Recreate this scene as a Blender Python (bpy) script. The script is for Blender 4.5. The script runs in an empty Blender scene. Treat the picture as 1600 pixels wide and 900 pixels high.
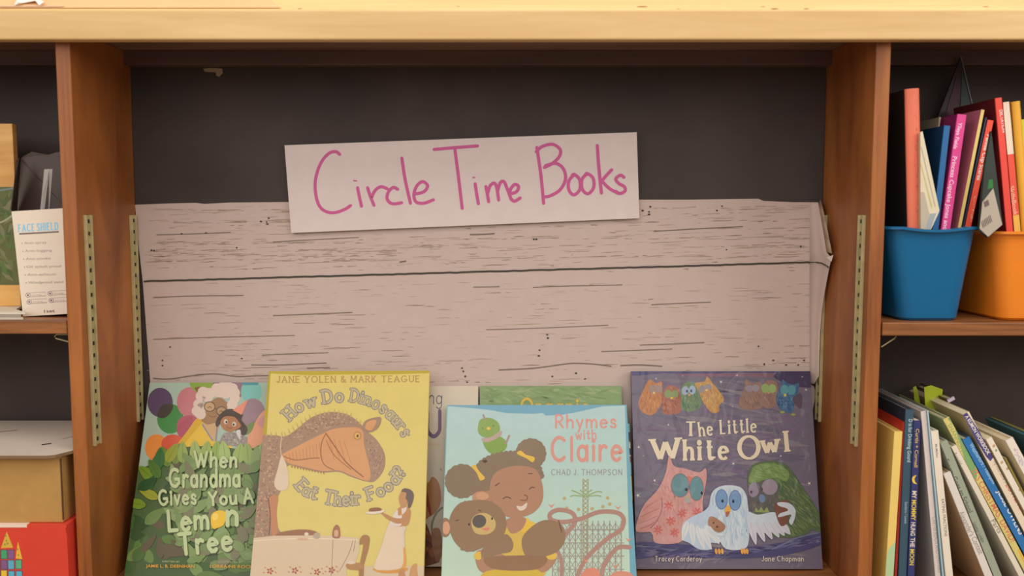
import bpy, bmesh, math, random
from mathutils import Vector, Matrix
from mathutils.geometry import tessellate_polygon
C = bpy.context.scene
COL = C.collection
# ------------------------------------------------------------------ camera, world, lights, exposure
F, TH, D0, CZ = 1350.0, math.atan(115/1350), 1.15, 1.15
cd = bpy.data.cameras.new('camera'); cam = bpy.data.objects.new('camera', cd); COL.objects.link(cam)
cam.location = (0, -D0, CZ); cam.rotation_euler = (math.pi/2-TH, 0, 0)
cd.sensor_width = 36; cd.lens = 36*F/1600; cd.clip_start = .02
C.camera = cam
cd.dof.use_dof = True; cd.dof.focus_distance = 1.27; cd.dof.aperture_fstop = 2.2
W = bpy.data.worlds.new('world'); C.world = W; W.use_nodes = True
W.node_tree.nodes['Background'].inputs[0].default_value = (1, .93, .86, 1)
W.node_tree.nodes['Background'].inputs[1].default_value = .33
def area(name, loc, target, sx, sy, power, col):
    l = bpy.data.lights.new(name, 'AREA'); l.shape = 'RECTANGLE'; l.size = sx; l.size_y = sy; l.energy = power; l.color = col
    o = bpy.data.objects.new(name, l); COL.objects.link(o); o.location = loc
    o.rotation_euler = (Vector(target)-Vector(loc)).to_track_quat('-Z', 'Y').to_euler(); return o
area('ceiling_light', (.1, -1.3, 3.1), (0, -.4, 1.1), 2.6, 1.2, 34, (1, .9, .79))
area('window_daylight', (-.3, -3.4, 2.2), (0, 0, 1.0), 3.0, 1.6, 33, (1, .95, .92))
area('side_fill_right', (2.2, -1.7, 2.15), (-.3, 0, 1.0), 1.5, 1.2, 25, (1, .93, .86))  # added fill, no known source, brightens the left upright's inner face
area('side_fill_left', (-2.2, -1.9, 2.15), (.2, 0, 1.0), 1.5, 1.2, 19, (1, .93, .86))  # added fill for the right upright's inner face, no known source
C.view_settings.view_transform = 'Standard'; C.view_settings.look = 'None'
C.view_settings.gamma = 1; C.view_settings.use_curve_mapping = False
C.view_settings.exposure = -.13
EW = (.80, .72, .65)      # light that a facing surface receives; colours read off as seen are divided by it
# ------------------------------------------------------------------ helpers
ct, st = math.cos(TH), math.sin(TH)
def ray(px, py):
    u, v = (px-800)/F, (py-450)/F
    return Vector((u, ct-v*st, -st-v*ct))
CAM = Vector((0, -D0, CZ))
def at(px, py, Y):
    r = ray(px, py); return CAM+r*((Y+D0)/r.y)
def atz(px, py, z):
    r = ray(px, py); return CAM+r*((z-CZ)/r.z)
def lin(c): 
    c = c/255
    return c/12.92 if c <= .04045 else ((c+.055)/1.055)**2.4
EB = (1.07, 1.0, .97)     # the same for the covers leaning back to face the lights, and the veil their film adds
VEIL = 0
def A(c):
    if VEIL: return tuple(min(.93, max(.006, lin(c[i])-.018)/EB[i]) for i in range(3))
    return tuple(min(.93, lin(c[i])/EW[i]) for i in range(3))
R = random.Random(7)
MATS = {}
def nmat(name, fn):
    if name in MATS: return MATS[name]
    m = bpy.data.materials.new(name); m.use_nodes = True; MATS[name] = m
    nt = m.node_tree; b = nt.nodes['Principled BSDF']
    fn(nt, b); return m
def nd(nt, t, **k):
    n = nt.nodes.new(t)
    for a, v in k.items():
        if a.startswith('i_'): n.inputs[a[2:].replace('_', ' ')].default_value = v
        else: setattr(n, a, v)
    return n
def ramp(nt, fac, stops):
    r = nd(nt, 'ShaderNodeValToRGB'); e = r.color_ramp.elements
    e[0].position, e[0].color = stops[0][0], (*stops[0][1], 1); e[1].position, e[1].color = stops[1][0], (*stops[1][1], 1)
    for p, c in stops[2:]: q = e.new(p); q.color = (*c, 1)
    nt.links.new(fac, r.inputs[0]); return r.outputs[0]
def coords(nt, scale):
    t = nd(nt, 'ShaderNodeTexCoord'); m = nd(nt, 'ShaderNodeMapping'); m.inputs['Scale'].default_value = scale
    nt.links.new(t.outputs['Object'], m.inputs[0]); return m.outputs[0]
def bump(nt, b, vec, scale, strength, dist=.001, detail=3):
    n = nd(nt, 'ShaderNodeTexNoise', i_Scale=scale, i_Detail=detail); nt.links.new(vec, n.inputs['Vector'])
    bp = nd(nt, 'ShaderNodeBump', i_Strength=strength, i_Distance=dist); nt.links.new(n.outputs[0], bp.inputs['Height'])
    nt.links.new(bp.outputs[0], b.inputs['Normal'])
def wood(name, dark, light, scale, rough=.45):
    def fn(nt, b):
        v = coords(nt, scale); n = nd(nt, 'ShaderNodeTexNoise', i_Scale=6.0, i_Detail=6.0, i_Roughness=.62, i_Distortion=.5)
        nt.links.new(v, n.inputs['Vector'])
        nt.links.new(ramp(nt, n.outputs[0], [(.32, A(dark)), (.7, A(light))]), b.inputs['Base Color'])
        b.inputs['Roughness'].default_value = rough; bump(nt, b, v, 14, .15)
    return nmat(name, fn)
def plain(name, c, rough=.5, metal=0, var=.12, scale=30, alpha=None, coat=0, spec=.5):
    def fn(nt, b):
        v = coords(nt, (1, 1, 1)); n = nd(nt, 'ShaderNodeTexNoise', i_Scale=float(scale), i_Detail=4.0); nt.links.new(v, n.inputs['Vector'])
        a = A(c); nt.links.new(ramp(nt, n.outputs[0], [(.3, tuple(x*(1-var) for x in a)), (.7, tuple(min(.95, x*(1+var)) for x in a))]), b.inputs['Base Color'])
        b.inputs['Roughness'].default_value = rough; b.inputs['Metallic'].default_value = metal; b.inputs['Specular IOR Level'].default_value = spec; b.inputs['Coat Weight'].default_value = coat
        if alpha is not None: b.inputs['Alpha'].default_value = alpha
    return nmat(name, fn)
def printed(name, rough=.45, coat=0.0, crinkle=0.0, cscale=25, spec=.4):
    def fn(nt, b):
        at_ = nd(nt, 'ShaderNodeAttribute', attribute_name='Col'); v = coords(nt, (1, 1, 1))
        n = nd(nt, 'ShaderNodeTexNoise', i_Scale=45.0, i_Detail=5.0); nt.links.new(v, n.inputs['Vector'])
        mr = nd(nt, 'ShaderNodeMapRange'); mr.inputs[1].default_value = .3; mr.inputs[2].default_value = .7; mr.inputs[3].default_value = .975; mr.inputs[4].default_value = 1.02
        nt.links.new(n.outputs[0], mr.inputs[0])
        mx = nd(nt, 'ShaderNodeVectorMath', operation='SCALE'); nt.links.new(at_.outputs['Color'], mx.inputs[0]); nt.links.new(mr.outputs[0], mx.inputs['Scale'])
        nt.links.new(mx.outputs[0], b.inputs['Base Color'])
        b.inputs['Roughness'].default_value = rough; b.inputs['Specular IOR Level'].default_value = spec
        if coat:
            b.inputs['Coat Weight'].default_value = coat; b.inputs['Coat Roughness'].default_value = .16
            n2 = nd(nt, 'ShaderNodeTexNoise', i_Scale=float(cscale), i_Detail=2.0, i_Distortion=1.2); nt.links.new(v, n2.inputs['Vector'])
            bp = nd(nt, 'ShaderNodeBump', i_Strength=crinkle, i_Distance=.004); nt.links.new(n2.outputs[0], bp.inputs['Height'])
            nt.links.new(bp.outputs[0], b.inputs['Coat Normal'])
    return nmat(name, fn)
PRINT = printed('printed_paper'); FILM = printed('printed_cover_under_film', .5, .35, .25, 14); FILM2 = printed('printed_cover_under_wrinkled_film', .5, .5, .8, 22)

class MB:                                # a mesh with one colour per face
    def __init__(s): s.v, s.f, s.c = [], [], []
    def add(s, vs, fs, col):
        o = len(s.v); s.v += [tuple(v) for v in vs]; s.f += [tuple(i+o for i in f) for f in fs]; s.c += [col]*len(fs); return s
    def box(s, x0, x1, y0, y1, z0, z1, col=(.5, .5, .5)):
        return s.hexa([(x0, y0, z0), (x1, y0, z0), (x1, y1, z0), (x0, y1, z0), (x0, y0, z1), (x1, y0, z1), (x1, y1, z1), (x0, y1, z1)], col)
    def hexa(s, p, col=(.5, .5, .5)):
        return s.add(p, [(0, 3, 2, 1), (4, 5, 6, 7), (0, 1, 5, 4), (1, 2, 6, 5), (2, 3, 7, 6), (3, 0, 4, 7)], col)
    def prism(s, pts, off, col=(.5, .5, .5), back=None):       # polygon pts (3-D) pushed by the vector off
        n = len(pts); off = Vector(off); q = [Vector(p) for p in pts]
        s.add(q, [tuple(range(n))], col); s.add([p+off for p in q], [tuple(reversed(range(n)))], back or col)
        s.add(q+[p+off for p in q], [(i, i+n, (i+1) % n+n, (i+1) % n) for i in range(n)], back or col); return s
    def tube(s, pts, r, col=(.5, .5, .5), n=8):
        pts = [Vector(p) for p in pts]; vs = []; m = len(pts)
        for i, p in enumerate(pts):
            d = (pts[min(i+1, m-1)]-pts[max(i-1, 0)]).normalized(); a = d.orthogonal().normalized(); b = d.cross(a)
            vs += [p+(a*math.cos(2*math.pi*k/n)+b*math.sin(2*math.pi*k/n))*r for k in range(n)]
        fs = [(i*n+k, i*n+(k+1) % n, (i+1)*n+(k+1) % n, (i+1)*n+k) for i in range(m-1) for k in range(n)]
        fs += [tuple(reversed(range(n))), tuple(range((m-1)*n, m*n))]
        return s.add(vs, fs, col)
    def build(s, name, mat=PRINT, parent=None, bevel=0, smooth=False, solid=0):
        me = bpy.data.meshes.new(name); me.from_pydata(s.v, [], s.f)
        at_ = me.attributes.new('Col', 'FLOAT_COLOR', 'CORNER')
        k = 0
        for p, c in zip(me.polygons, s.c):
            for _ in range(p.loop_total): at_.data[k].color = (*c, 1); k += 1
            p.use_smooth = smooth
        me.materials.append(mat); me.update()
        o = bpy.data.objects.new(name, me); COL.objects.link(o)
        if parent: o.parent = parent
        if bevel:
            b = o.modifiers.new('bevel', 'BEVEL'); b.width = bevel; b.segments = 2; b.limit_method = 'ANGLE'
        if solid:
            b = o.modifiers.new('solid', 'SOLIDIFY'); b.thickness = solid; b.offset = 0
        return o
def empty(name, loc, label, cat, group=None, mat=None):
    o = bpy.data.objects.new(name, None); COL.objects.link(o); o.empty_display_size = .02
    if mat is not None: o.matrix_world = mat
    else: o.location = loc
    return tag(o, label, cat, group)
def tag(o, label, cat, group=None):
    o['label'] = label; o['category'] = cat
    if group: o['group'] = group
    return o
def struct(o): o['kind'] = 'structure'; return o

# ------------------------------------------------------------------ lettering: single-stroke alphabet (cap height 1)
def arc(cx, cy, rx, ry, a0, a1, n=18):
    return ('p', [(cx+rx*math.cos(math.radians(a0+(a1-a0)*i/n)), cy+ry*math.sin(math.radians(a0+(a1-a0)*i/n))) for i in range(n+1)])
def l(*p): return ('l', list(p))
def c(*p): return ('c', list(p))
G = {
'A': (.7, [l((0,0),(.35,1),(.7,0)), ('x', [(.13,.34),(.57,.34)])]),
'B': (.55, [l((0,0),(0,1)), c((0,1),(.33,.97),(.45,.77),(.33,.56),(0,.53)), c((0,.53),(.4,.5),(.53,.27),(.4,.03),(0,0))]),
'C': (.72, [arc(.4,.5,.4,.5,48,312)]), 'D': (.62, [l((0,0),(0,1)), c((0,1),(.3,.98),(.55,.8),(.62,.5),(.55,.2),(.3,.02),(0,0))]),
'E': (.5, [l((0,0),(0,1)), ('x', [(0,1),(.5,1)]), ('x', [(0,.52),(.4,.52)]), ('x', [(0,0),(.5,0)])]),
'F': (.5, [l((0,0),(0,1)), ('x', [(0,1),(.5,1)]), ('x', [(0,.52),(.4,.52)])]),
'G': (.8, [arc(.4,.5,.4,.5,48,335), ('x', [(.45,.42),(.78,.42),(.77,.2)])]),
'H': (.6, [l((0,0),(0,1)), l((.6,0),(.6,1)), ('x', [(0,.52),(.6,.52)])]), 'I': (.06, [l((.03,0),(.03,1))]),
'J': (.38, [c((.36,1),(.36,.6),(.34,.2),(.2,.01),(0,.14))]), 'K': (.55, [l((0,0),(0,1)), l((.5,1),(0,.42)), l((.15,.57),(.55,0))]),
'L': (.48, [l((0,1),(0,0)), ('x', [(0,0),(.48,0)])]), 'M': (.8, [l((0,0),(.05,1)), l((.05,1),(.4,.25),(.75,1)), l((.75,1),(.8,0))]),
'N': (.62, [l((0,0),(0,1)), l((0,1),(.62,0)), l((.62,0),(.62,1))]), 'O': (.84, [arc(.42,.5,.42,.5,90,450,26)]),
'P': (.52, [l((0,0),(0,1)), c((0,1),(.35,.97),(.5,.74),(.35,.5),(0,.47))]), 'Q': (.84, [arc(.42,.5,.42,.5,90,450,26), l((.5,.25),(.84,-.08))]),
'R': (.56, [l((0,0),(0,1)), c((0,1),(.35,.97),(.5,.75),(.35,.52),(0,.48)), l((.2,.49),(.56,0))]),
'S': (.52, [c((.5,.84),(.38,.98),(.2,1),(.04,.84),(.1,.62),(.3,.5),(.47,.36),(.5,.16),(.33,.0),(.13,.02),(0,.16))]),
'T': (.68, [('x', [(0,1),(.68,1)]), l((.34,1),(.34,0))]), 'U': (.6, [c((0,1),(0,.6),(.03,.2),(.3,0),(.57,.2),(.6,.6),(.6,1))]),
'V': (.64, [l((0,1),(.32,0),(.64,1))]), 'W': (1.0, [l((0,1),(.27,0),(.5,.85),(.73,0),(1,1))]), 'X': (.6, [l((0,0),(.6,1)), l((0,1),(.6,0))]),
'Y': (.62, [l((0,1),(.31,.48),(.31,0)), l((.62,1),(.31,.48))]), 'Z': (.56, [l((0,1),(.56,1),(0,0),(.56,0))]),
'a': (.5, [arc(.24,.3,.24,.31,40,400), l((.49,.62),(.49,0))]), 'b': (.5, [l((0,0),(0,1)), arc(.26,.3,.25,.31,180,540)]),
'c': (.45, [arc(.27,.3,.26,.31,48,312)]), 'd': (.5, [arc(.24,.3,.24,.31,0,360), l((.49,1),(.49,0))]),
'e': (.5, [('p', [(.02,.32),(.49,.34)]+arc(.25,.3,.25,.31,8,318)[1])]), 'f': (.36, [c((.38,.93),(.27,1),(.15,.9),(.14,.6),(.14,0)), ('x', [(0,.6),(.34,.6)])]),
'g': (.5, [arc(.24,.32,.24,.3,0,360), c((.49,.62),(.49,.1),(.46,-.2),(.25,-.34),(.02,-.22))]),
'h': (.46, [l((0,0),(0,1)), c((0,.38),(.15,.58),(.32,.6),(.44,.46),(.45,.25),(.45,0))]),
'i': (.06, [l((.03,0),(.03,.62)), ('d', [(.03,.86)])]), 'j': (.2, [c((.16,.62),(.16,0),(.1,-.28),(-.08,-.22)), ('d', [(.16,.86)])]),
'k': (.44, [l((0,0),(0,1)), l((.4,.6),(.02,.26)), l((.13,.36),(.44,0))]), 'l': (.06, [l((.03,0),(.03,1))]),
'm': (.78, [l((0,0),(0,.62)), c((0,.4),(.12,.57),(.26,.6),(.37,.46),(.38,.25),(.38,0)), c((.38,.4),(.5,.57),(.64,.6),(.76,.46),(.77,.25),(.77,0))]),
'n': (.46, [l((0,0),(0,.62)), c((0,.38),(.15,.58),(.32,.6),(.44,.46),(.45,.25),(.45,0))]), 'o': (.52, [arc(.26,.31,.26,.31,90,450)]),
'p': (.5, [l((0,.62),(0,-.35)), arc(.26,.3,.25,.31,180,540)]), 'q': (.5, [arc(.24,.3,.24,.31,0,360), l((.49,.62),(.49,-.35))]),
'r': (.34, [l((0,0),(0,.62)), c((0,.36),(.1,.55),(.22,.62),(.35,.56))]),
's': (.4, [c((.37,.5),(.27,.61),(.12,.61),(.03,.48),(.1,.36),(.26,.29),(.38,.17),(.33,.03),(.16,0),(0,.1))]),
't': (.36, [c((.16,.92),(.16,.5),(.17,.12),(.25,.0),(.37,.08)), ('x', [(0,.62),(.36,.62)])]),
'u': (.46, [c((0,.62),(0,.3),(.05,.06),(.2,.0),(.36,.07),(.45,.28)), l((.46,.62),(.46,0))]), 'v': (.46, [l((0,.62),(.23,0),(.46,.62))]),
'w': (.7, [l((0,.62),(.18,0),(.35,.52),(.52,0),(.7,.62))]), 'x': (.44, [l((0,0),(.44,.62)), l((0,.62),(.44,0))]),
'y': (.46, [l((0,.62),(.24,.02)), l((.46,.62),(.12,-.34))]), 'z': (.42, [l((0,.62),(.42,.62),(0,0),(.42,0))]),
'?': (.42, [c((0,.8),(.1,.97),(.26,1),(.42,.84),(.38,.62),(.24,.5),(.2,.3)), ('d', [(.2,.05)])]),
'&': (.6, [c((.6,0),(.1,.7),(.15,.97),(.33,.97),(.38,.8),(.05,.4),(.02,.15),(.2,0),(.42,.1),(.58,.42))]),
'.': (.06, [('d', [(.03,.04)])]), '-': (.3, [('x', [(0,.35),(.3,.35)])]), "'": (.06, [l((.03,1),(.03,.75))]), '+': (.4, [l((.2,.1),(.2,.6)), l((0,.35),(.4,.35))]),
'1': (.2, [l((0,.8),(.17,1),(.17,0))]), ',': (.06, [l((.05,.08),(0,-.14))]),
}
def smooth(pts, n=6, closed=False):
    p = [Vector(q) for q in pts]; m = len(p)
    if m < 3: return p
    out = []
    for i in range(m if closed else m-1):
        a, b, c_, d = (p[(i-1) % m], p[i], p[(i+1) % m], p[(i+2) % m]) if closed else (p[max(i-1, 0)], p[i], p[i+1], p[min(i+2, m-1)])
        for k in range(n):
            t = k/n
            out.append(.5*((2*b)+(c_-a)*t+(2*a-5*b+4*c_-d)*t*t+(3*b-a-3*c_+d)*t**3))
    if not closed: out.append(p[-1])
    return out
def ribbon(pts, w, pen=None):           # list of quads / fans for a stroke of width w (pen: thin horizontals)
    p = [Vector(q) for q in pts]; q = [p[0]]
    for a in p[1:]:
        if (a-q[-1]).length > 1e-6: q.append(a)
    p = q; m = len(p)
    if m < 2: return []
    L, Rr = [], []
    for i in range(m):
        d = (p[min(i+1, m-1)]-p[max(i-1, 0)])
        if d.length < 1e-9: d = p[min(i+1, m-1)]-p[i]
        d.normalize(); nrm = Vector((-d.y, d.x)); ww = w
        if pen: ww = w*(pen+(1-pen)*abs(d.y))
        if 0 < i < m-1:
            d1 = (p[i]-p[i-1]).normalized(); cs = max(.55, abs(d1.dot(d))); ww = ww/cs if not pen else ww
        L.append(p[i]+nrm*ww/2); Rr.append(p[i]-nrm*ww/2)
    return [[L[i], L[i+1], Rr[i+1], Rr[i]] for i in range(m-1)]
def disc(ce, rx, ry=None, rot=0, n=22):
    ry = rx if ry is None else ry; r = math.radians(rot)
    return [Vector((ce[0]+rx*math.cos(t)*math.cos(r)-ry*math.sin(t)*math.sin(r), ce[1]+rx*math.cos(t)*math.sin(r)+ry*math.sin(t)*math.cos(r))) for t in [2*math.pi*i/n for i in range(n)]]
def glyph(ch, w, serif=0, pen=None, rnd=True, jit=0, sw=.45):
    out = []
    for kind, pts in G[ch][1]:
        if jit: pts = [(x+R.uniform(-jit, jit), y+R.uniform(-jit, jit)) for x, y in pts]
        if kind == 'd': out.append(disc(pts[0], w*.68, n=12)); continue
        ps = smooth(pts) if kind == 'c' else [Vector(q) for q in pts]
        if kind == 'l' and len(ps) > 2:           # sharp corners: split
            for a, b in zip(ps, ps[1:]): out += ribbon([a, b], w, pen)
            if rnd: out += [disc(q, w*.5*(1 if not pen else .8), n=10) for q in ps[1:-1]]
        else: out += ribbon(ps, w, pen)
        if rnd:
            for q in (ps[0], ps[-1]): out.append(disc(q, w/2, n=10))
        if serif and kind in 'lc':
            ends = [(ps[0], ps[1]), (ps[-1], ps[-2])]
            for e, f in ends:
                if abs((f-e).normalized().y) > .6 and not (kind == 'c' and ch in 'BDPRabehmnrpS'and e.x < .1) and (ch in 'DBPR' or True):
                    out += ribbon([e+Vector((-serif, 0)), e+Vector((serif, 0))], w*sw)
    return out
FONTCACHE = {}
def fontpolys(txt, bold=0):
    k = (txt, bold)
    if k not in FONTCACHE:
        cu = bpy.data.curves.new('t', 'FONT'); cu.body = txt; cu.size = 1; cu.offset = bold; cu.resolution_u = 3
        o = bpy.data.objects.new('t', cu); COL.objects.link(o); dg = bpy.context.evaluated_depsgraph_get(); dg.update()
        me = o.evaluated_get(dg).to_mesh(); vs = [Vector((v.co.x, v.co.y)) for v in me.vertices]
        FONTCACHE[k] = [[vs[i] for i in p.vertices] for p in me.polygons]
        o.evaluated_get(dg).to_mesh_clear(); bpy.data.objects.remove(o); bpy.data.curves.remove(cu)
    return FONTCACHE[k]

# ------------------------------------------------------------------ printing on a flat face, traced from where each mark stands
class Face:
    """A flat face with origin O (lower left), unit axes X (right), Z (up) and outward normal N, w by h metres."""
    STEP = 1.3e-5
    def __init__(s, O, X, Z, w, h, mb):
        s.O, s.X, s.Z, s.N, s.w, s.h, s.mb = O, X, Z, X.cross(Z), w, h, mb; s.k = 1; s.fr = (0, 0, 1)
    def frame(s, x0, y0, sc): s.fr = (x0, y0, sc); return s
    def loc(s, p):
        r = ray(s.fr[0]+p[0]/s.fr[2], s.fr[1]+p[1]/s.fr[2]); t = (s.O-CAM).dot(s.N)/r.dot(s.N); q = CAM+r*t-s.O
        return (q.dot(s.X), q.dot(s.Z))
    def clip(s, poly):
        for ax, lim, sg in ((0, 0, 1), (0, s.w, -1), (1, 0, 1), (1, s.h, -1)):
            o = []
            for i in range(len(poly)):
                a, b = poly[i-1], poly[i]; ia, ib = (a[ax]-lim)*sg >= 0, (b[ax]-lim)*sg >= 0
                if ia != ib:
                    t = (lim-a[ax])/(b[ax]-a[ax]); o.append((a[0]+(b[0]-a[0])*t, a[1]+(b[1]-a[1])*t))
                if ib: o.append(b)
            poly = o
            if len(poly) < 3: return []
        return poly
    def put(s, polys, col, layer=True):
        if layer: s.k += 1
        a = A(col)
        for ip, p in enumerate(polys):
            y = -s.k*s.STEP-(ip % 17)*7e-7
            q = s.clip([s.loc(v) for v in p])
            if len(q) < 3: continue
            ar = sum(q[i-1][0]*q[i][1]-q[i][0]*q[i-1][1] for i in range(len(q)))
            if ar < 0: q = q[::-1]
            vs = [(v[0], y, v[1]) for v in q]
            if len(q) <= 4 and False: s.mb.add(vs, [tuple(range(len(q)))], a)
            else:
                tri = tessellate_polygon([[Vector((v[0], v[1], 0)) for v in q]]); fs = []
                for t in tri:
                    i, j, k = t
                    cr = (q[j][0]-q[i][0])*(q[k][1]-q[i][1])-(q[j][1]-q[i][1])*(q[k][0]-q[i][0])
                    fs.append((i, j, k) if cr > 0 else (i, k, j))
                s.mb.add(vs, fs, a)
    def poly(s, pts, col, sm=True): s.put([smooth(pts, 5, True) if sm else [Vector(p) for p in pts]], col); return s
    def ell(s, cx, cy, rx, ry, col, rot=0): s.put([disc((cx, cy), rx, ry, rot)], col); return s
    def ring(s, cx, cy, rx, ry, w, col, rot=0):
        d = disc((cx, cy), rx, ry, rot); s.put(ribbon(d+[d[0]], w), col)
    def line(s, pts, w, col, sm=True, cap=True):
        p = smooth(pts) if sm else [Vector(q) for q in pts]; s.put(ribbon(p, w)+([disc(p[0], w/2, n=8), disc(p[-1], w/2, n=8)] if cap else []), col); return s
    def lines(s, many, w, col): s.put([q for p in many for q in ribbon(smooth(p), w)], col)
    def dabs(s, pts, cols, n, ln, w, ang, spread=25, sm=True):     # short strokes scattered in a polygon
        P = smooth(pts, 5, True) if sm else [Vector(p) for p in pts]
        x0, x1, y0, y1 = min(p.x for p in P), max(p.x for p in P), min(p.y for p in P), max(p.y for p in P)
        out = {cc: [] for cc in cols}; k = 0; tries = 0
        def inside(p):
            ins = False
            for i in range(len(P)):
                a, b = P[i-1], P[i]
                if (a.y > p.y) != (b.y > p.y) and p.x < (b.x-a.x)*(p.y-a.y)/(b.y-a.y)+a.x: ins = not ins
            return ins
        while k < n and tries < n*8:
            tries += 1; x, y = R.uniform(x0, x1), R.uniform(y0, y1)
            if not inside(Vector((x, y))): continue
            t = math.radians(ang+R.uniform(-spread, spread)); L_ = ln*R.uniform(.6, 1.3); d = Vector((math.cos(t), math.sin(t)))
            if not all(inside(Vector((x, y))+d*(L_*.5*e)) for e in (-1, 1)): continue
            k += 1
            nn = Vector((-d.y, d.x))*w/2; ce = Vector((x, y))
            out[R.choice(cols)].append([ce-d*L_/2, ce-nn, ce+d*L_/2, ce+nn])
        for cc in cols: s.put(out[cc], cc)
        return s
    def leaf(s, x, y, L_, w, ang, col, vein=None):
        t = math.radians(ang); d = Vector((math.cos(t), math.sin(t))); n = Vector((-d.y, d.x)); b = Vector((x, y))
        s.put([smooth([b, b+d*L_*.25+n*w*.42, b+d*L_*.6+n*w*.4, b+d*L_, b+d*L_*.6-n*w*.4, b+d*L_*.25-n*w*.42], 4, True)], col)
        if vein: s.line([b, b+d*L_*.9], max(1, w*.04), vein, False, False)
    def star(s, x, y, r, col, n=6):
        s.put([[Vector((x, y))+Vector((math.cos(a-.25), math.sin(a-.25)))*r*.2, Vector((x, y))+Vector((math.cos(a), math.sin(a)))*r, Vector((x, y))+Vector((math.cos(a+.25), math.sin(a+.25)))*r*.2, Vector((x, y))] for a in [math.pi*2*i/n+.5 for i in range(n)]]+[disc((x, y), r*.3, n=8)], col)
    def word(s, txt, base, h, col, w=.14, serif=0, pen=None, rnd=True, jit=0, gap=.16, space=.36, outline=None, shadow=None, widths=1, sw=.45):
        """txt in the single-stroke alphabet, spread along the baseline curve base, cap height h."""
        B = smooth(base, 12) if len(base) > 2 else [Vector(base[0]), Vector(base[1])]
        acc = [0]
        for a, b in zip(B, B[1:]): acc.append(acc[-1]+(b-a).length)
        tot = sum((space if ch == ' ' else G[ch][0]*widths+gap+w) for ch in txt)-gap; sc = acc[-1]/tot; x = w/2
        polys, fat = [], []
        rs = R.getstate()
        for ps, ww in ((polys, w), (fat, w+(outline[1] if outline else 0))):
            if ps is fat and not outline: break
            R.setstate(rs); x = w/2
            for ch in txt:
                if ch == ' ': x += space; continue
                gw = G[ch][0]*widths; mid = (x+gw/2)*sc; i = 0
                while i < len(B)-2 and acc[i+1] < mid: i += 1
                d = (B[i+1]-B[i]).normalized(); o = B[i]+d*(mid-acc[i]); up = Vector((d.y, -d.x)); 
                for q in glyph(ch, ww, serif*(1+.35*(ps is fat)), pen, rnd, jit, sw): ps.append([o+d*((v.x*widths-gw/2)*sc)+up*(v.y*h) for v in q])
                x += gw+gap+w
        if shadow: s.put([[v+Vector(shadow[1:]) for v in p] for p in polys], shadow[0])
        if outline: s.put(fat, outline[0])
        s.put(polys, col)
    def type(s, txt, p0, p1, h, col, bold=0.0):      # plain type between two baseline points
        T = fontpolys(txt, bold); x0 = min(v.x for p in T for v in p); x1 = max(v.x for p in T for v in p)
        a, b = Vector(p0), Vector(p1); d = (b-a).normalized(); up = Vector((d.y, -d.x)); sx = (b-a).length/(x1-x0)
        s.put([[a+d*((v.x-x0)*sx)+up*(v.y*h/.72) for v in p] for p in T], col)

# ------------------------------------------------------------------ room
fl = MB().add([(-4, -5, 0), (4, -5, 0), (4, .22, 0), (-4, .22, 0)], [(0, 1, 2, 3)], (.4, .4, .4)).build('floor', plain('linoleum', (150, 125, 100), .5)); struct(fl)
wl = MB().box(-4, 4, .215, .3, 0, 2.9).build('wall_back', plain('cream_wall_paint', (214, 190, 150), .8, 0, .03)); struct(wl)

# ------------------------------------------------------------------ bookcase
BACK = .18; ZS = CZ-.5256
WOOD = wood('stained_brown_wood', (118, 62, 26), (168, 98, 44), (9, 2, .55))
WOODH = wood('stained_brown_shelf_wood', (98, 56, 26), (160, 98, 50), (.55, 5, 9))
PANEL = plain('dark_brown_hardboard', (65, 54, 49), .5, 0, .18, 7, spec=.2)
PALE = wood('pale_varnished_wood', (192, 150, 92), (212, 172, 118), (.4, 8, 5), .4)
bc = empty('bookcase', (-.05, .09, 0), 'dark brown wooden bookcase with pale wood front edge along its top', 'bookcase')
def bpart(name, mb, mat, bevel=.0015):
    o = mb.build(name, mat, bc, bevel); o.location = -bc.location; return o
XL0, XL1, XR0, XR1 = -.5965, -.577, .4755, .495
ZT = CZ+.243            # underside of the top
EL, ER = -1.25, 1.15
for x0, x1 in ((XL0, XL1), (XR0, XR1)): bpart('upright', MB().box(x0, x1, 0, BACK, 0, ZT), WOOD)
for x0, x1 in ((EL-.02, EL), (ER, ER+.02)): bpart('side_panel', MB().box(x0, x1, 0, BACK, 0, ZT), WOOD)
for x0, x1 in ((EL, XL0), (XL1, XR0), (XR1, ER)):
    bpart('back_panel', MB().box(x0, x1, BACK, BACK+.006, .05, ZT), PANEL, 0)
    bpart('back_cleat', MB().box(x0, x1, BACK-.022, BACK, ZT-.0215, ZT), wood('dark_stained_cleat_wood', (78, 56, 48), (98, 72, 60), (.55, 5, 9)), .001)
bpart('top_board', MB().box(EL-.03, ER+.03, -.004, BACK+.02, ZT, ZT+.02), wood('dark_stained_wood', (112, 80, 66), (136, 100, 84), (.55, 5, 9)))
zt0 = at(800, 62, -.022).z; zt1 = at(800, 15.5, -.022).z
bpart('front_edging', MB().box(EL-.03, ER+.03, -.022, -.004, zt0, zt1), PALE, .002)
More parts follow.
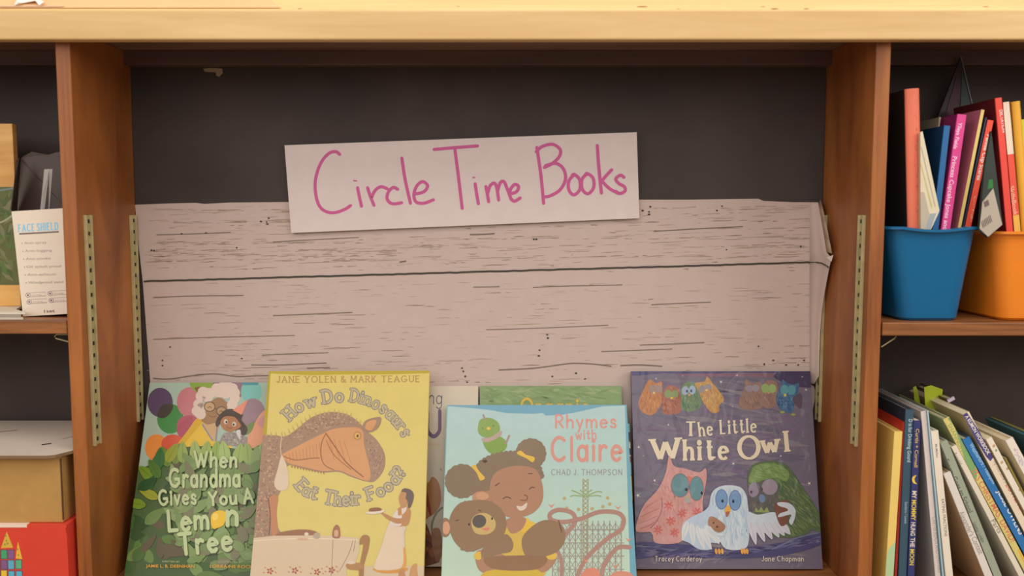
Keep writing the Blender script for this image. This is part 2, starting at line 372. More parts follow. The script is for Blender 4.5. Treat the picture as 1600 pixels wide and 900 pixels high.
# ledge above the edging, its slope invented to catch more ceiling light
zl = at(800, 14.5, -.012).z
bpart('sloping_ledge', MB().hexa([(EL, -.012, zl-.012), (ER, -.012, zl-.012), (ER, .1, zl-.012), (EL, .1, zl-.012), (EL, -.012, zl), (ER, -.012, zl), (ER, .1, zl+.085), (EL, .1, zl+.085)]), wood('pale_worn_wood', (210, 172, 112), (226, 190, 132), (.4, 6, 6), .5))
bpart('shelf', MB().box(XL1, XR0, .002, BACK, ZS-.02, ZS), WOODH)
bpart('shelf', MB().box(EL, XL0, .002, BACK, ZS-.02, ZS), WOODH)
bpart('shelf', MB().box(XR1, ER, .002, BACK, ZS-.02, ZS), WOODH)
ZLS = CZ-.1423; ZRS = CZ-.1448
bpart('shelf', MB().box(EL, XL0-.002, .003, BACK, ZLS-.018, ZLS), WOODH)
bpart('shelf', MB().box(XR1+.003, ER, .003, BACK, ZRS-.018, ZRS), WOODH)
bpart('bottom_shelf', MB().box(EL, ER, .002, BACK, .05, .07), WOODH)
bpart('kick_board', MB().box(EL, ER, .02, .035, 0, .05), WOOD)
METAL = plain('galvanised_steel', (176, 158, 112), .45, .35, .15, 60); SLOT = plain('slot_dark', (30, 26, 22), .8)
def standard(xf, sg, y0, y1, z0, z1):
    m = MB(); xo = xf+sg*.0045
    m.box(min(xf, xo), max(xf, xo), y0, y0+.0035, z0, z1); m.box(min(xf, xo), max(xf, xo), y1-.0035, y1, z0, z1)
    xa, xb = sorted((xf+sg*.0001, xf+sg*.0022)); m.box(xa, xb, y0+.0035, y1-.0035, z0, z1)
    o = bpart('shelf_standard', m, METAL, .0004); s = MB(); n = int((z1-z0)/.0165)
    for i in range(n):
        z = z0+(z1-z0)*(i+.5)/n; a, b = sorted((xf+sg*.0022, xf+sg*.0027)); s.box(a, b, y0+(y1-y0)*.4, y0+(y1-y0)*.68, z-.0026, z+.0026)
    q = s.build('slot_row', SLOT, o); return o
zs0, zs1 = CZ-.318, CZ-.001
standard(XL1, 1, .016, .034, zs0, zs1); standard(XL1, 1, .156, .174, zs0, zs1)
standard(XR0, -1, .014, .032, zs0, zs1); standard(XR0, -1, .156, .174, zs0, zs1)
for x, y, sg in ((85, 527, 1), (1400, 527, -1)):
    p = at(x, y, .02); e = at(107 if sg > 0 else 1377, 534 if sg > 0 else 542, .02)
    bpart('shelf_clip', MB().tube([(e.x-sg*.0, .02, p.z+.004), (p.x+sg*.003, .02, p.z+.004), (p.x, .02, p.z+.001), (p.x+sg*.002, .02, p.z-.0015), (e.x, .02, e.z)], .0009), METAL, 0)

# ------------------------------------------------------------------ wood-look paper on the back panel
YW = .1785
mb = MB(); O = at(217, 900, YW); O = Vector((at(300, 700, YW).x-.3, YW, CZ-.55))
fw = Face(O, Vector((1, 0, 0)), Vector((0, 0, 1)), 1.3, .7, mb)
LX, LY = 217, 316
top = [(211, 320), (260, 318), (305, 317), (320, 318.5), (360, 316.5), (420, 316), (500, 315), (600, 314), (700, 313), (850, 312), (1000, 312), (1080, 312), (1150, 311), (1185, 310.5), (1193, 314), (1240, 316), (1266, 316)]
rightedge = [(1266, 316), (1266, 600), (1272, 604), (1275, 614), (1270, 640), (1266, 860)]
left = [(250, 860), (240, 660), (235, 600), (229, 520), (223, 440), (216, 380)]
out = top+rightedge[1:]+left
pts3 = [(fw.O.x+a-0, YW, fw.O.z+b) for a, b in [fw.loc(p) for p in out]]
lo = [fw.loc(p) for p in out]
PAPER = (186, 160, 146)
from mathutils.geometry import tessellate_polygon as tp
tri = tp([[Vector((a, b, 0)) for a, b in lo]])
mb.add([(a, 0, b) for a, b in lo], [(t if (lo[t[1]][0]-lo[t[0]][0])*(lo[t[2]][1]-lo[t[0]][1])-(lo[t[1]][1]-lo[t[0]][1])*(lo[t[2]][0]-lo[t[0]][0]) > 0 else (t[0], t[2], t[1])) for t in tri], A(PAPER))
nn = len(lo); mb.add([(a, 0, b) for a, b in lo]+[(a, .0012, b) for a, b in lo], [(i, i+nn, (i+1) % nn+nn, (i+1) % nn) for i in range(nn)], A(PAPER))
fw.frame(0, 0, 1)
def seam(x):                                   # the printed joint between the two boards
    return 439.5-(x-227)*.0285
def slope(y): return -.036 if y < 440 else -.02
def streaks(n, ya, yb, cols, lmin, lmax, wmin, wmax, x0=228, x1=1275):
    for cc in cols:
        ps = []
        for _ in range(n//len(cols)):
            x = R.uniform(x0, x1); y = R.uniform(ya, yb); L_ = R.uniform(lmin, lmax)*R.uniform(.4, 1); w = R.uniform(wmin, wmax)
            x = min(x, x1-L_); sl = slope(y); k = max(2, int(L_/7)); pp = [Vector((x+L_*i/k, y+sl*L_*i/k+R.uniform(-.45, .45))) for i in range(k+1)]
            for i in range(k):
                if R.random() < .8:
                    wa, wb = (w*(.25+.75*math.sin(math.pi*min(max(j/k, .05), .95))) for j in (i, i+1))
                    ps.append([pp[i]+Vector((0, wa/2)), pp[i+1]+Vector((0, wb/2)), pp[i+1]-Vector((0, wb/2)), pp[i]-Vector((0, wa/2))])
        fw.put(ps, cc)
g1, g2, g3 = (166, 141, 124), (148, 120, 98), (122, 98, 80)
streaks(330, 322, 425, [g1, g1, g2], 12, 70, .5, 1.3); streaks(90, 324, 425, [g3, g2], 8, 45, .7, 1.7)
streaks(380, 440, 600, [g1, g1, g2], 10, 60, .5, 1.0); streaks(60, 445, 600, [g2, g3], 12, 80, .7, 1.3)
for yy in (330, 347, 380, 392, 399, 407): streaks(44, yy-2.5, yy+2.5, [g1, g2], 12, 60, .5, 1.4, 225, 620)
for yy in (326, 344, 372, 385, 402): streaks(34, yy-2.5, yy+2.5, [g1, g2], 12, 60, .5, 1.3, 620, 1270)
dk = (112, 92, 78)
for p, w in (([(245, 367), (300, 365.5), (360, 363)], 1.3), ([(427, 378), (480, 375), (560, 371)], 1.2), ([(1022, 361.5), (1080, 358), (1160, 354)], 1.6), ([(240, 464.8), (300, 462.5), (380, 461.5)], 1.3), ([(427, 493), (480, 491), (550, 488)], 1.4), ([(410, 555), (450, 553), (513, 551)], 1.3), ([(393, 570), (440, 570), (510, 567)], 1.4), ([(480, 575), (515, 574)], 1.5),
             ([(240, 530), (330, 527), (460, 524)], 1), ([(240, 591), (265, 592), (300, 587), (335, 584), (370, 588), (400, 587), (430, 586.5)], 1.6), ([(780, 578), (835, 575), (880, 569), (900, 567.5), (930, 569), (955, 572)], 1.7), ([(970, 571), (1000, 570), (1034, 572)], 1.7), ([(740, 448.5), (780, 448)], 1.4), ([(833, 449), (880, 447), (972, 445)], 1.2), ([(1018, 476), (1060, 474), (1110, 472)], 1.2), ([(760, 515), (830, 513), (950, 508)], 1), ([(1000, 539), (1060, 537), (1100, 535)], 1.2), ([(940, 549), (1000, 547), (1050, 545)], 1.2), ([(735, 366.5), (755, 366), (772, 365)], 2), ([(625, 409.5), (634, 408)], 2)):
    fw.line(p, w, dk)
sp = [(284, 365), (322, 364), (237, 391), (241, 391.5), (408, 346), (417, 347), (418, 350), (420, 341), (370, 387), (1004, 329), (1014, 331), (1014, 335), (1016, 323), (1120, 329), (1128, 322), (834, 374), (838, 374), (1251, 385), (1135, 390), (1194, 569), (843, 547), (842, 556), (855, 523), (856, 528), (722, 575), (724, 580), (727, 588), (730, 597), (900, 583), (914, 592), (863, 588), (1208, 563), (1247, 570), (1256, 563), (1185, 541), (378, 560), (254, 563), (254, 571), (266, 542), (1228, 570)]
fw.put([disc((x, y), R.uniform(1.2, 2.2), R.uniform(.9, 1.6), 0, 8) for x, y in sp], (52, 42, 38))
fw.line([(x, seam(x)+R.uniform(-.4, .4)) for x in range(226, 1262, 9)]+[(1264, 410)], 2.9, (62, 54, 44))
wp = mb.build('wallpaper_sheet', printed('wood_print_paper', .6, 0, 0), None); wp.location = O
tag(wp, 'whitewashed wood print paper sheet stuck across the back of the middle bay', 'wallpaper')
# curled right edge of the sheet: a strip bending forward, showing its paler back at the top
def edgeY(px, py, lim=.4695):       # how far forward a point seen at px must stand to clear the steel strip
    r = ray(px, py); return min(.17, lim/r.x*r.y-D0)
FOLD = [(316, 1278.5), (340, 1283), (370, 1288), (394, 1291.5), (403, 1299), (422, 1295), (440, 1291.5), (465, 1287), (490, 1283.5), (520, 1281.5), (560, 1280), (588, 1279.5), (600, 1272)]
cu = MB(); rows = []
for y, px in FOLD:
    pa = at(1265, y, YW-.0004); pb = at(px, y, edgeY(px, y)); rows.append([at(1265+(px-1265)*k, y, pa.y+(pb.y-pa.y)*k**1.8) for k in (0, .4, .75, 1)])
fine = []
for i in range(len(rows)-1):
    for k in range(4): fine.append([rows[i][j].lerp(rows[i+1][j], k/4)-O for j in range(4)])
fine.append([p-O for p in rows[-1]])
cu.add([p for r in fine for p in r], [(i*4+j, i*4+4+j, i*4+5+j, i*4+1+j) for i in range(len(fine)-1) for j in range(3)], A(PAPER))
cu.build('curled_edge', printed('wood_print_paper', .6), wp, 0, True, .0005)
cu = MB(); OUT = [(312.5, 1282.5), (345, 1290), (376, 1296), (396, 1300)]; INN = [(316, 1278.5), (340, 1283), (370, 1288), (394, 1291.5)]
rr = [(at(b, a_, edgeY(b, a_)-.001), at(d, c_, edgeY(d, c_)-.002)) for (a_, b), (c_, d) in zip(INN, OUT)]
for (p0, p1), (q0, q1) in zip(rr, rr[1:]): cu.add([p0-O, q0-O, q1-O, p1-O], [(0, 1, 2, 3)], A((166, 136, 110)))
cu.build('folded_back', printed('wood_print_paper', .6), wp, 0, True, .0005)
sm_ = MB(); ly = [(1263, 410), (1274, 409.8), (1283, 411), (1290, 414.5), (1295, 418)]
q = []
for px, py in ly:
    k = max(0, min(1, (px-1265)/(1295-1265))); yb_ = edgeY(1295, 422); y = (YW-.0004)+(yb_-YW)*k**1.8; q.append(at(px, py, y-.0012)-O)
sm_.tube(q, .0011, A((70, 60, 48)), 5); sm_.build('printed_joint', printed('wood_print_paper', .6), wp)
tf = MB(); q = [at(px, py, edgeY(px, py)-.003) for px, py in ((1287, 404), (1302, 398.5), (1299, 409), (1292, 403))]
tf.prism([p-O for p in q], (0, .0006, 0), A((226, 205, 190))); tf.build('torn_flap', printed('wood_print_paper', .6), wp)

# ------------------------------------------------------------------ sign
sg = [(444.5, 227), (995, 206.5), (999, 341), (455, 364)]
YS = .171; q = [at(*p, YS) for p in sg]; X = (q[2]-q[3]).normalized(); Z = Vector((0, -1, 0)).cross(X); Z = Vector((-X.z, 0, X.x))
O = q[3]; mb = MB(); lc = [((p-O).dot(X), (p-O).dot(Z)) for p in q]
mb.prism([(a, 0, b) for a, b in reversed(lc)], (0, .004, 0), A((206, 183, 172)), A((180, 160, 150)))
M = Matrix(((X.x, 0, Z.x, O.x), (X.y, 1, Z.y, O.y), (X.z, 0, Z.z, O.z), (0, 0, 0, 1)))
INK = (190, 82, 128); fs_ = Face(O, X, Z, .6, .2, mb).frame(430, 190, 2.7586)
STK = [[(278, 142), (262, 130), (235, 135), (205, 165), (182, 215), (172, 270), (178, 330), (195, 370), (225, 390), (260, 392), (300, 378), (325, 362)], [(355, 285), (363, 325), (372, 365)], [(338, 254), (351, 256)],
 [(398, 285), (410, 322), (426, 361)], [(414, 330), (430, 298), (455, 281), (482, 289)], [(528, 292), (508, 284), (487, 305), (483, 335), (505, 354), (545, 350)], [(546, 157), (560, 250), (583, 352)],
 [(602, 312), (640, 303), (657, 277), (636, 259), (612, 275), (598, 312), (606, 345), (640, 352), (682, 337)], [(685, 120), (780, 112), (872, 105)], [(774, 115), (790, 240), (806, 374)], [(862, 268), (868, 310), (876, 354)], [(852, 241), (860, 241)],
 [(908, 280), (914, 310), (920, 345)], [(915, 312), (927, 276), (946, 266), (956, 290), (963, 338)], [(958, 302), (970, 264), (986, 259), (1000, 290), (1018, 337)], [(1012, 312), (1040, 302), (1049, 280), (1032, 271), (1013, 295), (1013, 325), (1030, 343), (1056, 329)],
 [(1128, 112), (1145, 230), (1157, 352)], [(1125, 130), (1150, 108), (1195, 98), (1228, 120), (1225, 150), (1195, 180), (1160, 198)], [(1165, 190), (1210, 180), (1243, 205), (1251, 250), (1227, 295), (1185, 320), (1158, 325)],
 [(1290, 228), (1266, 255), (1266, 295), (1288, 316), (1313, 292), (1312, 250), (1290, 228), (1280, 232)], [(1345, 224), (1322, 250), (1324, 292), (1348, 311), (1372, 285), (1370, 244), (1345, 224), (1336, 230)],
 [(1388, 103), (1395, 200), (1406, 308)], [(1450, 208), (1425, 235), (1402, 262)], [(1408, 256), (1440, 288), (1478, 309)], [(1503, 240), (1488, 231), (1468, 247), (1480, 266), (1504, 280), (1508, 298), (1487, 310), (1466, 300)]]
for i, p in enumerate(STK): fs_.line(p, 14 if i not in (2, 11) else 6, INK)
sign = mb.build('paper_sign', printed('white_card', .6)); sign.matrix_world = M
tag(sign, 'white card sign with pink handwriting above the books in the middle bay', 'sign')

# ------------------------------------------------------------------ books
PG = A((214, 194, 160))
def basis(O, X, Y, Z): return Matrix(((X.x, Y.x, Z.x, O.x), (X.y, Y.y, Z.y, O.y), (X.z, Y.z, Z.z, O.z), (0, 0, 0, 1)))
def front_book(name, label, tl, tr, Yt, Yb, bly, bl, th, cover, art, mat=FILM, width=None, group='picture books face out on the display shelf', sticker=None, left=None):
    """picture book leaning back, cover to the room; tl/tr top corners, bl lower-left as (x, y) seen on the shelf or None with Yb."""
    global VEIL
    VEIL = 1; s_ = .35
    for _ in range(4):
        z0 = ZS+th*s_+.0006
        if bly is not None: B = atz(bl, bly, z0)
        else:
            v = Vector((0, Yb, z0)); r = (v-CAM); B = Vector((0, Yb, z0))
            dep = (Yb+D0)*ct-(z0-CZ)*st; B.x = (bl-800)/F*dep
        T = at(*tl, Yt); T2 = at(*tr, Yt)
        X = (T2-T).normalized(); up = T-B; up = (up-X*up.dot(X)).normalized(); s_ = abs(up.y)
    H = (T-B).dot(up); w = width or (T2-T).length
    N = X.cross(up); O = T-up*H
    t = empty(name, None, label, 'book', group, basis(O, X, -N, up))
    mb = MB(); cc = A(cover); bt = .0022
    mb.box(0, w, 0, bt, 0, H, cc); mb.box(0, w, th-bt, th, 0, H, cc); mb.box(0, bt*1.3, bt, th-bt, 0, H, cc)
    f = Face(O, X, up, w, H, mb); art(f)
    mb.build('cover', mat, t)
    MB().box(bt*1.3, w-.003, bt, th-bt, .003, H-.003, PG).build('pages', PRINT, t)
    if sticker:
        m2 = MB(); f2 = Face(O, X, up, w, H, m2); f2.k = 260; f2.poly(sticker, (216, 190, 168), False)
        k = m2.build('spine_label', PRINT, t); k['label'] = 'blank white library sticker'
    VEIL = 0
    return t
EXTRA = []
# ---- green book with balloons
def art_tree(f):
    f.frame(190, 580, 2.8125)
    f.poly([(60, 0), (700, 0), (700, 420), (0, 420)], (172, 190, 172), False)
    f.frame(200, 580, 5.626)
    f.ell(283, 275, 112, 130, (96, 76, 102)); f.ell(372, 418, 117, 132, (78, 142, 78)); f.poly([(258, 380), (300, 300), (390, 290), (385, 350), (325, 410), (270, 405)], (78, 70, 60))
    f.ell(545, 272, 116, 132, (202, 124, 128)); f.ell(650, 95, 108, 100, (142, 166, 64)); f.poly([(585, 150), (640, 135), (660, 180), (630, 195)], (138, 96, 58))
    f.poly([(760, 95), (1000, 95), (1010, 180), (960, 240), (780, 170)], (150, 116, 128)); f.ell(1085, 180, 92, 105, (128, 192, 182)); f.poly([(1000, 95), (1150, 95), (1140, 122), (1005, 122)], (82, 150, 160), False)
    f.ell(1100, 380, 108, 142, (160, 130, 140)); f.poly([(1180, 360), (1300, 340), (1300, 700), (1000, 680), (1060, 560)], (234, 160, 122)); f.poly([(1170, 400), (1300, 380), (1300, 520), (1150, 480)], (214, 150, 146))
    f.leaf(1020, 560, 150, 70, -52, (124, 142, 84)); f.ell(535, 478, 106, 92, (186, 92, 108)); f.poly([(430, 500), (480, 600), (560, 560), (560, 400)], (180, 84, 100))
    f.ell(250, 672, 100, 118, (232, 142, 66)); f.ell(395, 640, 102, 84, (216, 92, 66))
    # older woman and child under the balloons
    f.poly([(430, 650), (520, 530), (630, 395), (700, 470), (790, 620), (880, 620), (880, 700), (430, 700)], (232, 188, 66)); f.poly([(430, 650), (520, 530), (630, 395), (650, 450), (560, 560), (470, 660)], (220, 170, 34))
    f.poly([(650, 400), (700, 330), (800, 240), (880, 290), (870, 400), (800, 470), (700, 480), (655, 450)], (164, 124, 88)); f.poly([(655, 450), (700, 470), (800, 460), (770, 600), (740, 600)], (208, 168, 120))
    f.line([(655, 470), (700, 540), (745, 610)], 14, (150, 140, 146)); f.line([(785, 480), (780, 540), (772, 612)], 14, (150, 140, 146))
    hair = [(640, 220), (620, 290), (605, 350), (640, 380), (660, 180), (700, 190), (740, 190), (780, 150), (830, 140), (880, 135), (920, 150), (940, 190), (940, 240), (920, 290), (900, 320), (860, 200), (800, 190), (700, 230), (650, 320)]
    f.put([disc((x, y), 46, 44, 0, 14) for x, y in hair], (226, 200, 184)); f.poly([(690, 330), (740, 260), (800, 230), (860, 270), (870, 350), (800, 440), (700, 430)], (166, 126, 90))
    f.ell(718, 312, 48, 40, (202, 160, 120)); f.ring(718, 312, 48, 42, 8, (98, 78, 62)); f.ell(822, 350, 44, 36, (186, 146, 106)); f.ring(822, 350, 44, 38, 8, (98, 78, 62)); f.line([(764, 325), (780, 335)], 7, (98, 78, 62))
    f.lines([[(700, 325), (718, 312), (736, 325)], [(805, 360), (822, 348), (838, 362)]], 6, (120, 86, 62)); f.line([(705, 380), (735, 402), (775, 398)], 7, (140, 96, 76))
    f.poly([(770, 460), (800, 390), (870, 335), (960, 340), (1010, 380), (1000, 430), (1050, 500), (1030, 560), (960, 560), (930, 470), (850, 420), (790, 490)], (82, 66, 56)); f.poly([(920, 340), (1060, 245), (1000, 385)], (232, 146, 118), False)
    f.poly([(812, 450), (850, 400), (930, 400), (970, 440), (995, 480), (960, 510), (900, 535), (840, 510)], (178, 122, 82)); f.ell(860, 444, 18, 22, (214, 196, 178)); f.ell(866, 448, 8, 11, (60, 44, 38)); f.ell(934, 466, 18, 21, (214, 196, 178)); f.ell(930, 470, 8, 11, (60, 44, 38)); f.line([(865, 488), (890, 500), (915, 500)], 6, (130, 70, 54))
    f.poly([(815, 600), (850, 545), (950, 540), (1020, 570), (1050, 590), (1020, 660), (815, 640)], (156, 142, 134)); f.dabs([(815, 600), (850, 545), (950, 540), (1040, 580), (1010, 650), (815, 640)], [(196, 178, 164), (120, 110, 108)], 50, 22, 9, 40, 60); f.poly([(950, 530), (990, 520), (985, 600)], (216, 206, 196))
    # foliage
    f.frame(190, 580, 2.8125)
    f.poly([(0, 470), (80, 430), (150, 400), (250, 340), (400, 330), (560, 345), (700, 330), (700, 960), (-60, 960)], (78, 100, 56))
    gs = [(66, 98, 46), (96, 126, 60), (112, 138, 72), (56, 84, 42), (84, 112, 58), (104, 92, 66)]
    for i in range(95):
        x, y = R.uniform(10, 650), R.uniform(440, 900); f.leaf(x, y, R.uniform(60, 130), R.uniform(34, 60), R.uniform(-160, 20), gs[i % 6] if x < 330 or i % 3 else (124, 148, 84))  # paler leaves towards the right paint in the film's haze
    for x, y, a, w, col in ((235, 410, -75, 50, (120, 140, 62)), (270, 405, -90, 52, (152, 168, 88)), (330, 400, -95, 56, (166, 180, 104)), (365, 400, -80, 56, (160, 176, 96)), (415, 400, -85, 56, (150, 172, 88)), (460, 400, -98, 56, (166, 184, 110)), (510, 410, -80, 58, (158, 176, 100)), (560, 410, -95, 58, (150, 172, 96)), (610, 410, -85, 56, (160, 178, 110)), (210, 420, -110, 56, (104, 136, 48)), (165, 430, -85, 50, (64, 112, 60)), (200, 400, -60, 52, (152, 158, 52)), (150, 480, -140, 56, (118, 146, 44)), (170, 470, -120, 50, (84, 120, 48)), (100, 540, -60, 46, (62, 96, 50)), (110, 590, -170, 48, (120, 146, 40)), (165, 560, -155, 44, (158, 160, 48)), (75, 520, -30, 52, (44, 84, 44))):
        f.leaf(x, y, 95, w, a, col, tuple(int(k*.8) for k in col))
    for i in range(120):  # lighter leaf layer, hazy film reflection put into the colour
        f.leaf(R.uniform(215, 590), R.uniform(420, 850), R.uniform(60, 110), R.uniform(30, 50), R.uniform(-170, 20), R.choice([(132, 152, 94), (124, 146, 86), (118, 138, 84), (140, 158, 100), (128, 124, 92)]))
    T, S = (196, 206, 152), ((86, 84, 56), 3, 4)
    kw = dict(w=.2, shadow=S, jit=.015, gap=.12)
    f.word('When', [(320, 420), (512, 422)], 64, T, **kw); f.word('Grandma', [(212, 508), (527, 505)], 76, T, **kw)
    f.word('Gives', [(166, 588), (335, 582)], 62, T, **kw); f.word('You', [(385, 590), (512, 582)], 56, T, **kw); f.word('A', [(538, 582), (585, 578)], 62, T, **kw)
    f.word('Lem', [(207, 702), (392, 690)], 86, T, **kw); f.word('n', [(462, 678), (520, 676)], 96, T, **kw); f.word('Tree', [(256, 806), (496, 782)], 88, T, **kw)
    f.poly([(396, 660), (400, 630), (425, 614), (455, 616), (463, 640), (452, 676), (424, 690), (412, 694), (400, 684)], (238, 190, 52)); f.ell(415, 640, 13, 16, (246, 208, 96), 20)
    f.type('WRITTEN BY', (182, 840), (260, 842), 8, (190, 196, 150)); f.type('ILLUSTRATED BY', (428, 842), (536, 843), 8, (190, 196, 150))
    f.type('JAMIE L. B. DEENIHAN', (112, 862), (325, 864), 13, (236, 168, 62), .012); f.type('LORRAINE ROCHA', (392, 863), (600, 866), 13, (236, 168, 62), .012)
front_book('picture_book', 'green leafy picture book with balloons on its cover, leaning against the left upright', (234, 598), (417, 597.5), .170, .058, None, 194, .008, (90, 116, 66), art_tree, width=.238, sticker=[(23, 784), (57, 784), (48, 886), (13, 886)])

# ---- white book behind, only its right strip showing
def art_u(f):
    f.frame(650, 590, 4.5714)
    f.word('ng', [(88, 186), (186, 190)], 96, (92, 88, 100), w=.08)
    f.word('U', [(70, 420), (182, 420)], 180, (112, 86, 118), w=.17); f.type('SCHOOL', (0, 486), (178, 486), 24, (214, 160, 130))
    f.frame(660, 590, 2.903); f.type('R', (80, 424), (90, 424), 13, (120, 110, 104))
    f.poly([(-80, 520), (20, 480), (45, 450), (75, 480), (85, 560), (60, 610), (20, 640), (-80, 700)], (176, 116, 66)); f.poly([(20, 510), (40, 610), (34, 622), (14, 560)], (150, 60, 34)); f.line([(90, 590), (60, 620), (42, 680), (60, 740)], 10, (130, 132, 104))
    f.poly([(-80, 640), (0, 640), (40, 720), (60, 800), (70, 840), (-80, 850)], (122, 70, 42)); f.dabs([(-60, 650), (0, 650), (40, 730), (60, 830), (-60, 850)], [(160, 96, 54), (96, 52, 34)], 60, 40, 12, 70, 40); f.poly([(40, 700), (80, 690), (90, 800), (60, 830)], (160, 106, 66))
front_book('picture_book', 'cream picture book showing only a strip, between the yellow book and pale blue book', (520, 604), (747, 603), .1705, .1, 886, 512, .006, (212, 194, 172), art_u, FILM)
# ---- green book peeking over
def art_green(f):
    f.frame(650, 590, 4.5714)
    f.dabs([(450, 60), (1480, 60), (1480, 300), (450, 300)], [(142, 160, 108), (128, 150, 98), (152, 166, 116), (122, 146, 94)], 220, 110, 20, 5, 25, False)
    f.word('Organic', [(745, 262), (1235, 262)], 112, (214, 176, 64), w=.17, outline=((140, 140, 70), .06))
front_book('picture_book', 'green mottled picture book peeking out behind the pale blue book', (750, 603), (971, 603), .1715, .105, None, 741, .006, (134, 156, 102), art_green, FILM)
# ---- dark book with bright blocks, a sliver
def art_sliver(f):
    f.frame(970, 560, 2.648)
    f.poly([(-300, 270), (60, 270), (60, 305), (-300, 305)], (110, 170, 180), False); f.poly([(-300, 340), (60, 340), (60, 375), (-300, 375)], (150, 46, 36), False); f.poly([(-300, 395), (60, 395), (60, 430), (-300, 430)], (150, 46, 36), False)
    f.word('ALI', [(-60, 370), (46, 370)], 22, (226, 210, 190), w=.2); f.word('IT', [(-6, 424), (46, 424)], 22, (226, 210, 190), w=.2)
    f.poly([(-300, 430), (60, 430), (60, 480), (-300, 480)], (120, 168, 172), False); f.poly([(-300, 490), (60, 485), (60, 590), (-300, 590)], (196, 170, 60), False); f.poly([(-300, 640), (60, 630), (60, 960), (-300, 960)], (40, 78, 50), False)
front_book('picture_book', 'dark book with red lettered blocks, a sliver between the pale blue and purple books', (790, 662), (983.5, 662), .146, .062, None, 782, .010, (44, 52, 62), art_sliver, FILM)

